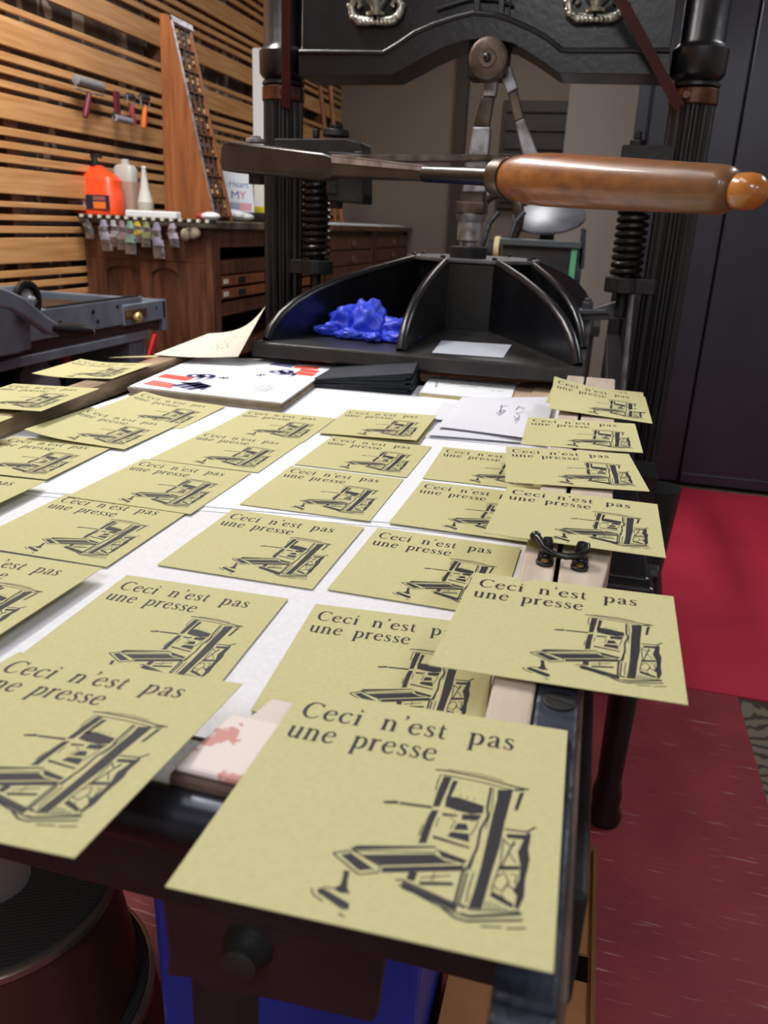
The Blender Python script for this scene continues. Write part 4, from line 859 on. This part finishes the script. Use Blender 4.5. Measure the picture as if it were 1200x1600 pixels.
# small poster "Heart MY"
P0, P1 = Py(351, 320, 3.60), Py(397, 322, 3.60); wv_ = P1.x-P0.x; hgt = hpx(58, 3.60)
A = Vector((P0.x, 3.60, T+RZ+.001)); up_ = Vector((-.022, .03, hgt)).normalized(); ux_ = Vector((1, 0, -.03)).normalized()
ps = MB().hexa([A, A+ux_*wv_, A+ux_*wv_+up_*hgt, A+up_*hgt], [v+Y*.003 for v in (A, A+ux_*wv_, A+ux_*wv_+up_*hgt, A+up_*hgt)])
def word(mb, txt, o, ax, ay, x, y, size, width, mi, bold=0.0):
    cu = bpy.data.curves.new('w', 'FONT'); cu.body = txt; cu.size = 1; cu.offset = bold; ob = bpy.data.objects.new('w', cu); C.objects.link(ob)
    dg = bpy.context.evaluated_depsgraph_get(); me = ob.evaluated_get(dg).to_mesh()
    xs = [v.co.x for v in me.vertices]; k = width/(max(xs)-min(xs)); mn = min(xs)
    mb.add([o+ax*(x+(v.co.x-mn)*k)+ay*(y+v.co.y*size) for v in me.vertices], [tuple(p.vertices) for p in me.polygons], mi)
    ob.evaluated_get(dg).to_mesh_clear(); bpy.data.objects.remove(ob); bpy.data.curves.remove(cu)
of = A-Y*.0008
word(ps, 'I', of, ux_, up_, wv_*.12, hgt*.60, hgt*.17, wv_*.03, 3); word(ps, 'Heart', of, ux_, up_, wv_*.22, hgt*.62, hgt*.22, wv_*.64, 1); word(ps, 'M', of, ux_, up_, wv_*.26, hgt*.33, hgt*.28, wv_*.26, 1)
ps2 = len(ps.f); word(ps, 'Y', of, ux_, up_, wv_*.54, hgt*.33, hgt*.28, wv_*.22, 2)
for k in range(13):
    ps.flat(of, ux_, up_, [(wv_*(.16+.06*k), hgt*.05), (wv_*(.195+.06*k), hgt*.05), (wv_*(.195+.06*k), hgt*.24), (wv_*(.16+.06*k), hgt*.24)], 1 if k < 6 else 2)
o = ps.build('small_poster', [mat('pale_blue_card', (206, 216, 228), .8), mat('poster_blue', (60, 92, 150), .8), mat('poster_red', (196, 74, 80), .8), mat('poster_pale', (120, 150, 190), .8)], fix=False)
tag(o, 'small pale poster reading Heart MY in blue and red, leaning on the type case', 'poster')
a = Py(391, 318, 3.80); o = MB().box((a.x, 3.80, T+RZ+.001), (-1.462, 3.92, T+RZ+.030)).build('yellow_box', mat('bright_yellow', (238, 220, 40), .6), bevel=.003); tag(o, 'bright yellow box behind the small poster', 'box')
a = Py(392, 300, 4.05); q = MB()
for k in range(3): q.prism([Vector((a.x-.05, 4.02+.03*k, T+.003+.03*k)), Vector((a.x+.17, 4.02+.03*k, T+.002+.012*k)), Vector((a.x+.17, 4.3, T+.03+.012*k)), Vector((a.x-.05, 4.3, T+.07+.03*k))], (0, 0, .004))
o = q.build('loose_papers', cream_paper); tag(o, 'loose cream papers sloping on the cabinet behind the yellow box', 'paper')
# ink tubes hanging from the cabinet edge
cols = [((60,60,64), 'dark crumpled ink tube, first from the left on the rail'), ((150,146,168), 'silver ink tube with a violet cap end, second from the left'), ((166,158,164), 'thin silver and pink ink tube, third from the left'), ((146,120,126), 'dull red ink tube left of the green-topped one'), ((120,156,142), 'ink tube with green band and orange dot'), ((196,170,60), 'yellow ink tube right of the green-topped one'), ((132,140,92), 'olive green ink tube'), ((136,130,156), 'long silver violet ink tube reaching lowest at the right'), ((160,152,170), 'silver ink tube hanging alone at the right')]
tx = [(137, 30), (162, 47), (177, 40), (190, 44), (203, 50), (214, 32), (228, 38), (244, 54), (269, 36)]
rl = MB().box((Py(124, 335, 2.95).x, 2.935, TOPZ-.012), (Py(335, 335, 2.95).x, 2.963, TOPZ+.001))
for k in range(15): xx = Py(127+k*14, 335, 2.94).x; rl.box((xx, 2.925, TOPZ-.008), (xx+.012, 2.94, TOPZ+.004), 1)
o = rl.build('hanging_rail', [iron_d, cream_paper], bevel=.001); tag(o, 'dark rail with pale clips along the cabinet end that holds the ink tubes', 'rail')
foil = mat('crumpled_foil', (196, 198, 206), .3, .85, (130, 128, 140), 30, bump=.8, bscale=60)
for (px_, ln), (colr, lab) in zip(tx, cols):
    r_ = Py(px_, 340, 2.94); t = thing('ink_tube', lab+' below the cabinet top', 'ink tube', (r_.x, 2.94, TOPZ-.02), 'ink tubes hanging from the rail')
    h = hpx(ln, 2.94); wd = hpx(8.5, 2.94)*(1.15 if ln > 45 else .95); top_ = Vector((r_.x, 2.94, TOPZ-.013)); rnd = random.Random(px_)
    n = 16
    def tubepart(z0_, z1_, w0, w1, d0, d1, tw):
        mb = MB(); vs = []
        for k in range(5):
            f = k/4; z = z0_+(z1_-z0_)*f; ww = w0+(w1-w0)*f; dd = d0+(d1-d0)*f; off = tw*math.sin(f*3+px_)*.006
            for i in range(n):
                q = 2*math.pi*i/n; j = 1+rnd.uniform(-.12, .12); vs.append(top_+Vector((ww*math.cos(q)*j+off, dd*math.sin(q)*j, -z)))
        for k in range(4):
            mb.f += [(k*n+i, k*n+(i+1) % n, (k+1)*n+(i+1) % n, (k+1)*n+i) for i in range(n)]
        mb.v = [tuple(v) for v in vs]; mb.f += [tuple(range(n-1, -1, -1)), tuple(range(4*n, 5*n))]; mb.mi = [0]*len(mb.f); return mb
    tubepart(0, h*.22, wd*.45, wd*.8, .010, .012, 0).build('cap_end', mat('tube_colour_%d' % px_, colr, .4), t, smooth=True)
    tubepart(h*.22, h, wd*.9, wd*1.02, .014, .003, 1).build('foil_body', foil, t, smooth=True)
    q = tubepart(h*.40, h*.64, wd*1.0, wd*1.02, .0135, .011, .6); q.build('paper_band', mat('tube_band_%d' % px_, tuple(min(255, int(v*.9+20)) for v in colr), .5), t, smooth=True)
q = Vector((Py(300, 345, 2.95).x, 2.95, TOPZ-.045)); o = MB().ball(q, .035, 14, 0, (1, .3, .7)).ball(q+Vector((-.03, -.003, -.01)), .025, 12, 0, (.8, .4, 1)).build('soiled_rag', mat('soiled_cloth', (176, 164, 144), .9, 0, (90, 76, 66), 30, bump=.8), smooth=True); tag(o, 'soiled pale rag draped at the cabinet corner, right of the ink tubes', 'rag')
# leaning type case with wedge side
YC = 3.06
case = thing('type_case_stand', 'tall wedge-shaped wooden type case leaning upright on the cabinet', 'type case', (-1.6, YC, TOPZ))
w4 = [Py(249, 20, YC), Py(265, 23, YC), Py(336, 316, YC), Py(257, 318, YC)]; zb = TOPZ+.001
w4[2].z = zb; w4[3].z = zb
DP = .165
MB().prism(w4, (0, .018, 0)).prism([p+Y*(DP-.018) for p in w4], (0, .018, 0)).build('side_panel', case_wood, case, bevel=.002)
MB().prism([w4[0]+Y*.018, w4[0]+X*.012+Y*.018, w4[3]+X*.012+Y*.018, w4[3]+Y*.018], (0, DP-.036, 0)).build('back_panel', case_wood, case)
a, b2 = w4[1], w4[2]; dn = (b2-a).normalized(); nn = Vector((-dn.z, 0, dn.x)) if dn.z < 0 else Vector((dn.z, 0, -dn.x))
nn = Vector((abs(dn.z), 0, abs(dn.x)))
MB().prism([a-Y*.004, a-Y*.004+nn*.004, b2-Y*.004+nn*.004, b2-Y*.004], (0, .012, 0)).prism([a-Y*.004, a-Y*.004+nn*.004, a+dn*.02-Y*.004+nn*.004, a+dn*.02-Y*.004], (0, DP+.008, 0)).build('metal_edge', steel, case)
L = (b2-a).length; tr = MB(); o_ = a-nn*.028
tr.prism([o_+Y*.018, o_+Y*.018+dn*L, o_+Y*.018+dn*L+nn*.004, o_+Y*.018+nn*.004], (0, DP-.036, 0))
rows, colsn = 9, 3
for k in range(rows+1):
    p = o_+dn*(L*.03+L*.94*k/rows); tr.prism([p+Y*.018, p+dn*.005+Y*.018, p+dn*.005+nn*.027+Y*.018, p+nn*.027+Y*.018], (0, DP-.036, 0))
for k in range(1, colsn*2):
    yy = .018+(DP-.036)*k/(colsn*2); p = o_+dn*(L*.03); tr.prism([p+Y*yy, p+Y*yy+dn*L*.94, p+Y*yy+dn*L*.94+nn*(.026 if k % 2 == 0 else .018), p+Y*yy+nn*(.026 if k % 2 == 0 else .018)], (0, .0035, 0))
tr.build('compartment_tray', mat('dark_tray_wood', (88, 54, 36), .55), case)
ty = MB(); rnd = random.Random(4)
for r_ in range(rows):
    for k in range(colsn*2):
        for t in range(rnd.choice((2, 3, 3, 3))):
            p = o_+nn*.005+dn*(L*.03+L*.94*(r_+.12+.28*t)/rows)+Y*(.018+(DP-.036)*(k+.2)/(colsn*2)); sz = rnd.uniform(.009, .016)
            ty.prism([p, p+dn*sz*1.1, p+dn*sz*1.1+nn*.015, p+nn*.015], (0, sz*.9, 0), rnd.choice((0, 0, 1, 2)))
ob = ty.build('type_sorts', [mat('pale_wood_type', (196, 170, 126), .6), mat('lead_type', (110, 112, 118), .4, .5), mat('inked_type', (44, 38, 38), .6)], case, bevel=0); ob['kind'] = 'stuff'
# white board and two brown sticks further along
a, b2 = Py(394, 80, 3.96), Py(414, 80, 3.96)
o = MB().box((a.x, 3.96, TOPZ+.001), (b2.x+.06, 3.985, Py(400, 75, 3.96).z)).build('white_panel', white_paper, bevel=.002); tag(o, 'tall narrow white panel standing on the cabinet left of the column', 'panel')
for k, (xa, ya, xb, yb) in enumerate(((500,118,528,205), (516,120,538,205))):
    p, q = Py(xb, yb, 5.2), Py(xa, ya, 5.3); d = (p-q); p2, q2 = Vector((p.x, p.y, TOPZ+.003)), q-d*.12
    o = MB().tube([p2, q2], .014, 10).build('wooden_stick', case_wood, smooth=True); tag(o, ('left' if k == 0 else 'right')+' brown stick of the two leaning against the beige wall corner', 'stick', 'two brown sticks leaning')
# brayers hanging on the slats
def brayer(px_, py_, axis_len, rad, hx, hy, hcol, lab, ncol=(140, 142, 146), flip=0):
    c = Px(px_, py_, XW+.05); t = thing('brayer', lab, 'ink roller', c, 'ink rollers hanging on the slats')
    MB().lathe(c-Y*axis_len/2, c+Y*9, [(0, rad*.6), (.002, rad), (axis_len-.002, rad), (axis_len, rad*.6)], 20).build('roller', mat('roller_%d' % px_, ncol, .5), t, smooth=True)
    MB().tube([c-Y*(axis_len/2+.006), c-Y*(axis_len/2+.006)-Z*.03+X*.002, c-Z*.035, c+Y*(axis_len/2+.006)-Z*.03, c+Y*(axis_len/2+.006)], .0035, 8).build('frame', steel, t, smooth=True)
    h0, h1 = c-Z*.03, Px(hx, hy, XW+.045)
    MB().tube([h0, h0.lerp(h1, .15), h0.lerp(h1, .4), h0.lerp(h1, .8), h1], [.006, .010, .011, .013, .010], 12).build('handle', mat('handle_%d' % px_, hcol, .45), t, smooth=True)
    MB().tube([c+X*(-.09)+Z*.0, c-X*.01+Z*.005], .003, 6).build('peg', steel, t)
brayer(139, 130, .17, .017, 133, 183, (110, 30, 48), 'large grey ink roller with maroon handle, leftmost on the slats')
brayer(204, 150, .045, .011, 209, 196, (176, 70, 74), 'thin ink roller with dusty red handle, between the maroon and the orange ones', (60, 56, 56))
brayer(226, 152, .06, .012, 224, 200, (240, 120, 40), 'small dark ink roller with bright orange handle, rightmost on the slats', (52, 46, 46))
c = Px(192, 187, XW+.06); t = thing('brayer', 'ink roller hanging upside down from its broad maroon handle, grey drum below', 'ink roller', c, 'ink rollers hanging on the slats')
MB().lathe(c-Y*.06, c+Y*9, [(0, .009), (.002, .0135), (.118, .0135), (.12, .009)], 20).build('roller', mat('roller_grey', (150, 150, 158), .45), t, smooth=True)
p = Px(181, 142, XW+.05); q = Px(183, 182, XW+.05)
MB().box((p.x-.006, p.y-.018, q.z), (p.x+.008, p.y+.018, p.z)).build('handle', mat('maroon_plastic', (104, 26, 40), .4), t, bevel=.005)
MB().tube([Vector((p.x, p.y, q.z)), c-Y*.064+Z*.02, c-Y*.064, ], .004, 8).tube([c-Y*.064, c+Y*.064], .003, 8).tube([c+Y*.064, c+Y*.064+Z*.02, Vector((p.x, p.y, q.z))], .004, 8).build('frame', iron_d, t, smooth=True)
# ------------------------------------------------------------------ grey proof press
XP = -1.45
pp = thing('proof_press', 'grey cylinder proof press with crank handle at the left edge', 'proof press', (XP-.25, 1.9, 0))
MB().box((XP-.52, .7, .79), (XP-.03, 2.42, .845)).box((XP-.52, .7, .76), (XP-.02, 2.42, .792)).build('bed', mat('dark_press_bed', (70, 62, 60), .35, .4, (50, 44, 44), 10), pp, bevel=.003)
MB().box((XP-.022, .7, .795), (XP, 2.42, .876)).box((XP-.03, 2.30, .79), (XP+.004, 2.56, .856)).box((XP-.54, .7, .795), (XP-.52, 2.56, .876)).box((XP-.54, 2.54, .75), (XP+.004, 2.57, .855)).build('side_rail', grey_paint, pp, bevel=.004)
rk = MB()
for k in range(70): rk.box((XP-.014, 1.93+k*.0068, .876), (XP, 1.9335+k*.0068, .880))
rk.build('gear_rack', iron_d, pp)
MB().box((XP-.03, .7, .735), (XP-.002, 2.45, .762)).build('lower_rail', grey_paint, pp, bevel=.003)
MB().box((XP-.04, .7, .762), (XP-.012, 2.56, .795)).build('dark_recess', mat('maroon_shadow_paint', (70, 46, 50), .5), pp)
for y in (.9, 2.36): MB().box((XP-.52, y, .004), (XP-.02, y+.10, .74)).build('leg', grey_paint, pp, bevel=.004)
MB().box((XP-.5, 1.0, .004), (XP-.47, 2.36, .70)).box((XP-.469, 1.0, .55), (XP-.03, 2.359, .57)).build('shelf', mat('dark_shelf', (36, 34, 38), .7), pp)
for y, z in ((1.98,.835),(2.0,.81),(2.14,.85),(2.16,.82),(2.27,.855),(2.50,.83)): MB().cone((XP, y, z), (XP+.004, y, z), .006, n=8).build('screw', iron_d, pp)
q = Px(209, 490, XP); MB().box((XP+.004, q.y-.06, q.z-.013), (XP+.0065, q.y+.07, q.z+.014), 0).box((XP+.0065, q.y-.045, q.z-.006), (XP+.007, q.y+.055, q.z-.003), 1).box((XP+.0065, q.y-.045, q.z+.003), (XP+.007, q.y+.055, q.z+.006), 1).build('name_plate', [mat('bronze_plate', (112, 84, 70), .4, .5), mat('plate_ink', (60, 44, 40), .5)], pp)
q = Px(214, 496, XP+.02); MB().lathe(q-X*.03, q+X, [(.02, .006), (.028, .014), (.036, .0175), (.042, .015), (.044, .006)], 20).build('brass_knob', mat('ivory_brass', (206, 184, 110), .35, .4), pp, smooth=True)
# carriage, hand wheel and crank
MB().prism([Px(x, y, XP+.03) for x, y in ((-60,455),(0,455),(22,468),(48,490),(50,545),(30,552),(-60,570))], (-.05, 0, 0)).build('carriage', grey_paint, pp, bevel=.004)
q = Px(50, 470, XP+.05); wh = MB().lathe(q-X*.022, q+X, [(0, .044), (.003, .050), (.014, .050), (.017, .045), (.017, .036), (.008, .034), (.008, .012)], 28); wh.build('hand_wheel', iron, pp, smooth=True)
wc = MB().lathe(q-X*.016, q+X, [(0, .03), (.004, .03), (.012, .012), (.022, .011), (.026, .006)], 20).build('wheel_hub', steel, pp, smooth=True)
ar = MB().prism([Px(x, y, XP+.07) for x, y in ((-40,440),(0,452),(26,464),(60,492),(80,505),(78,524),(66,522),(36,500),(6,482),(-40,478))], (.024, 0, 0)).build('crank_arm', grey_paint, pp, bevel=.005)
a, b2 = Px(76, 513, XP+.08), Px(142, 519, XP+.12)
MB().tube([a, a.lerp(b2, .12), a.lerp(b2, .35), a.lerp(b2, .7), a.lerp(b2, .92), b2], [.016, .014, .019, .020, .017, .014], 16).build('crank_grip', plastic_blk, ar, smooth=True)
d = (b2-a).normalized(); MB().cone(b2, b2+d*.007, .012, .009).build('grip_cap', steel, ar, smooth=True)
c = Vector((XP-.14, Px(62, 590, XP-.14).y, .572)); jr = .055
o = MB().lathe(c, c+Z, [(0, jr), (.06, jr*1.05), (.095, jr*.95), (.125, jr*.5), (.135, .02), (.155, .02), (.157, .012)], 28).build('solvent_jug', mat('milky_dark_plastic', (150, 146, 160), .45), smooth=True); tag(o, 'milky plastic jug on the dark shelf under the grey proof press', 'jug')
c = Vector((XP-.14, Px(103, 570, XP-.14).y, .572)); t = thing('solvent_bottle', 'dark bottle with red cap on the shelf under the grey proof press', 'bottle', c)
MB().lathe(c, c+Z, [(0, .022), (.085, .022), (.098, .017), (.103, .015)], 20).build('bottle', plastic_blk, t, smooth=True)
MB().lathe(c+Z*.104, c+Z*9, [(0, .016), (.03, .017), (.048, .013)], 20).build('cap', mat('red_cap', (186, 30, 60), .4), t, smooth=True)
a, b2 = Px(231, 560, XP+.02), Px(240, 522, XP+.02); o = MB().hexa([a-Y*.012, a+Y*.012, a+Y*.012+X*.01, a-Y*.012+X*.01], [b2-Y*.004, b2+Y*.008, b2+Y*.008+X*.01, b2-Y*.004+X*.01]).build('red_handle', mat('red_lever', (196, 34, 44), .4), pp)
# ------------------------------------------------------------------ step stool, bin, box
sc0 = Vector((-.62, .625, 0))
sg = thing('step_stool', 'round brown step stool with ribbed black treads at the lower left', 'stool', sc0)
brown = mat('brown_stool_enamel', (72, 44, 36), .3, .2)
ring = mat('stool_chrome', (176, 160, 146), .25, .9)
MB().lathe(sc0, sc0+Z, [(.006, .188), (.02, .192), (.05, .19), (.165, .176)], 48).build('base_skirt', brown, sg, smooth=True)
MB().lathe(sc0+Z*.166, sc0+Z*9, [(0, .177), (.012, .177), (.016, .172)], 48).build('step_rim', ring, sg, smooth=True)
stp = MB().lathe(sc0+Z*.1825, sc0+Z*9, [(0, .170), (.003, .169)], 48)
for k in range(-27, 28):
    x = k*.006; h = math.sqrt(max(0, .168**2-x*x)); stp.box((sc0.x+x-.0016, sc0.y-h, .1855), (sc0.x+x+.0016, sc0.y+h, .187))
stp.build('step_tread', black_rubber, sg)
MB().lathe(sc0+Z*.188, sc0+Z*9, [(0, .158), (.155, .137)], 48).build('body', brown, sg, smooth=True)
MB().lathe(sc0+Z*.344, sc0+Z*9, [(0, .138), (.003, .143), (.011, .143), (.014, .139)], 48).build('top_rim', ring, sg, smooth=True)
tt_ = MB().lathe(sc0+Z*.3581, sc0+Z*9, [(0, .136), (.002, .135)], 48); R_ = Matrix.Translation((sc0.x, sc0.y, 0)) @ Matrix.Rotation(math.radians(28), 4, 'Z')
for k in range(-26, 27):
    y = k*.005; h = math.sqrt(max(0, .133**2-y*y)); tt_.box((-h, y-.0013, .360), (h, y+.0013, .3616), 0, R_)
tt_.build('top_tread', black_rubber, sg)
MB().lathe(sc0+Z*.3602, sc0+Z*9, [(0, .04), (.0022, .04), (.003, .037)], 32).build('centre_disc', mat('grey_disc', (96, 98, 108), .4, .3), sg, smooth=True)
bn = MB(); c = Vector((-.222, .665, .004)); 
def frus(mb, c, w0, d0, w1, d1, h): mb.hexa([c+Vector((sx*w0, sy*d0, 0)) for sx, sy in ((-1,-1),(1,-1),(1,1),(-1,1))], [c+Vector((sx*w1, sy*d1, h)) for sx, sy in ((-1,-1),(1,-1),(1,1),(-1,1))])
frus(bn, c, .136, .105, .140, .112, .50); bn.box((c.x-.144, c.y-.116, .485), (c.x+.144, c.y+.116, .502))
o = bn.build('plastic_bin', mat('blue_plastic', (28, 52, 156), .4), bevel=.008); tag(o, 'bright blue plastic bin under the front end of the bed', 'bin')
card = mat('brown_cardboard', (172, 122, 80), .8, 0, (158, 108, 68), 12, spec=.2)
bxr = thing('cardboard_box', 'brown cardboard box with a gap between its flaps on the floor under the bed', 'box', (0.01, .77, .004))
xa, xb, ya, yb, zt_ = -.072, .095, .57, .965, .30
MB().box((xa, ya, .004), (xb, yb, .012)).box((xa, yb-.006, .012), (xb, yb, zt_)).box((xa, ya+.006, .012), (xa+.006, yb-.006, zt_)).box((xb-.006, ya+.006, .012), (xb, yb-.006, zt_)).box((xa, ya, .012), (xb, ya+.006, zt_)).build('carton', card, bxr)
MB().box((xa+.001, .782, zt_), (xb-.001, yb, zt_+.004)).build('flap', card, bxr); MB().box((xa+.001, ya, zt_), (xb-.001, .742, zt_+.004)).build('flap', card, bxr)
MB().prism([Vector((xb-.004, ya, zt_)), Vector((xb+.001, ya, zt_+.004)), Vector((xb+.001, yb, zt_+.004)), Vector((xb-.004, yb, zt_))], (0, 0, .012)).build('torn_edge', card, bxr)
# ------------------------------------------------------------------ small table-top platen press behind the big platen
YT = 3.3
tb_ = MB().box((-.62, 3.22, .76), (.02, 3.75, .80)); 
for x, y in ((-.58, 3.26), (-.02, 3.26), (-.58, 3.70), (-.02, 3.70)): tb_.box((x-.02, y-.02, .004), (x+.02, y+.02, .76))
o = tb_.build('side_table', iron_d, bevel=.003); tag(o, 'dark metal table behind the big press, carrying the small platen press', 'table')
sp = thing('platen_press', 'small black table-top platen press with round ink disc, behind the big platen', 'platen press', (-.25, YT, .801))
a, b2 = Py(786, 372, YT), Py(905, 378, YT); zb = .801
MB().box((a.x, YT, zb), (b2.x, YT+.28, a.z-.02)).build('body', mat('black_green_enamel', (38, 42, 44), .4, 0, (60, 58, 58), 12), sp, bevel=.006)
MB().box((a.x-.01, YT-.015, a.z-.025), (b2.x+.01, YT+.02, a.z)).build('front_bar', mat('grey_green_bar', (84, 94, 100), .4, .3), sp, bevel=.003)
MB().prism([Py(x, y, YT-.01) for x, y in ((903,420),(912,420),(916,358),(908,356))], (0, .03, 0)).box((b2.x, YT-.01, zb), (b2.x+.02, YT+.02, a.z-.02)).build('side_arm', iron_blue, sp, bevel=.003)
q = Py(897, 400, YT-.004); MB().box((q.x-.012, YT-.006, zb+.03), (q.x+.010, YT-.0005, Py(897, 382, YT).z)).build('green_strip', mat('mint_green_tape', (88, 170, 124), .6), sp)
dc = Py(857, 340, YT+.22); nrm = Vector((-.05, -.42, .9)).normalized(); r_ = 57*(dc-CAM).dot(_fw)/FPX
MB().lathe(dc-nrm*.008, dc+nrm, [(0, r_*.95), (.003, r_), (.012, r_), (.014, r_*.97)], 40).build('ink_disc', mat('worn_grey_disc', (128, 132, 142), .35, .5, (90, 94, 104), 9), sp, smooth=True)
MB().cone(dc-nrm*.009, Vector((dc.x, dc.y+.02, a.z-.03)), .03).build('disc_post', iron_d, sp)
q = Py(778, 345, YT+.12); rw = 42*(q-CAM).dot(_fw)/FPX
MB().tube([q+Vector((rw*.8*math.cos(math.radians(t)), 0, rw*math.sin(math.radians(t)))) for t in range(-40, 215, 12)], [.012+.014*math.sin(math.pi*i/21) for i in range(22)], 12).build('curved_yoke', steel_brown, sp, smooth=True)
for k, dx in enumerate((-14, 26)):
    p = Py(770+dx, 385, YT+.02); MB().tube([Vector((p.x, YT+.05, zb)), p+Vector((-.01, .03, .0)), p+Vector((.01, .05, .09)), p+Vector((.04, .06, .13))], .010, 10).build('roller_hook', iron_blue, sp, smooth=True)
q = Py(777, 388, YT+.03); MB().cone(q-X*.010, q+X*.010, .045, n=24).build('cream_wheel', mat('cream_rubber', (206, 196, 150), .6), sp, smooth=True)
q = Py(768, 392, YT+.05); MB().cone(q-X*.012, q+X*.012, .05, n=24).build('black_wheel', black_rubber, sp, smooth=True)
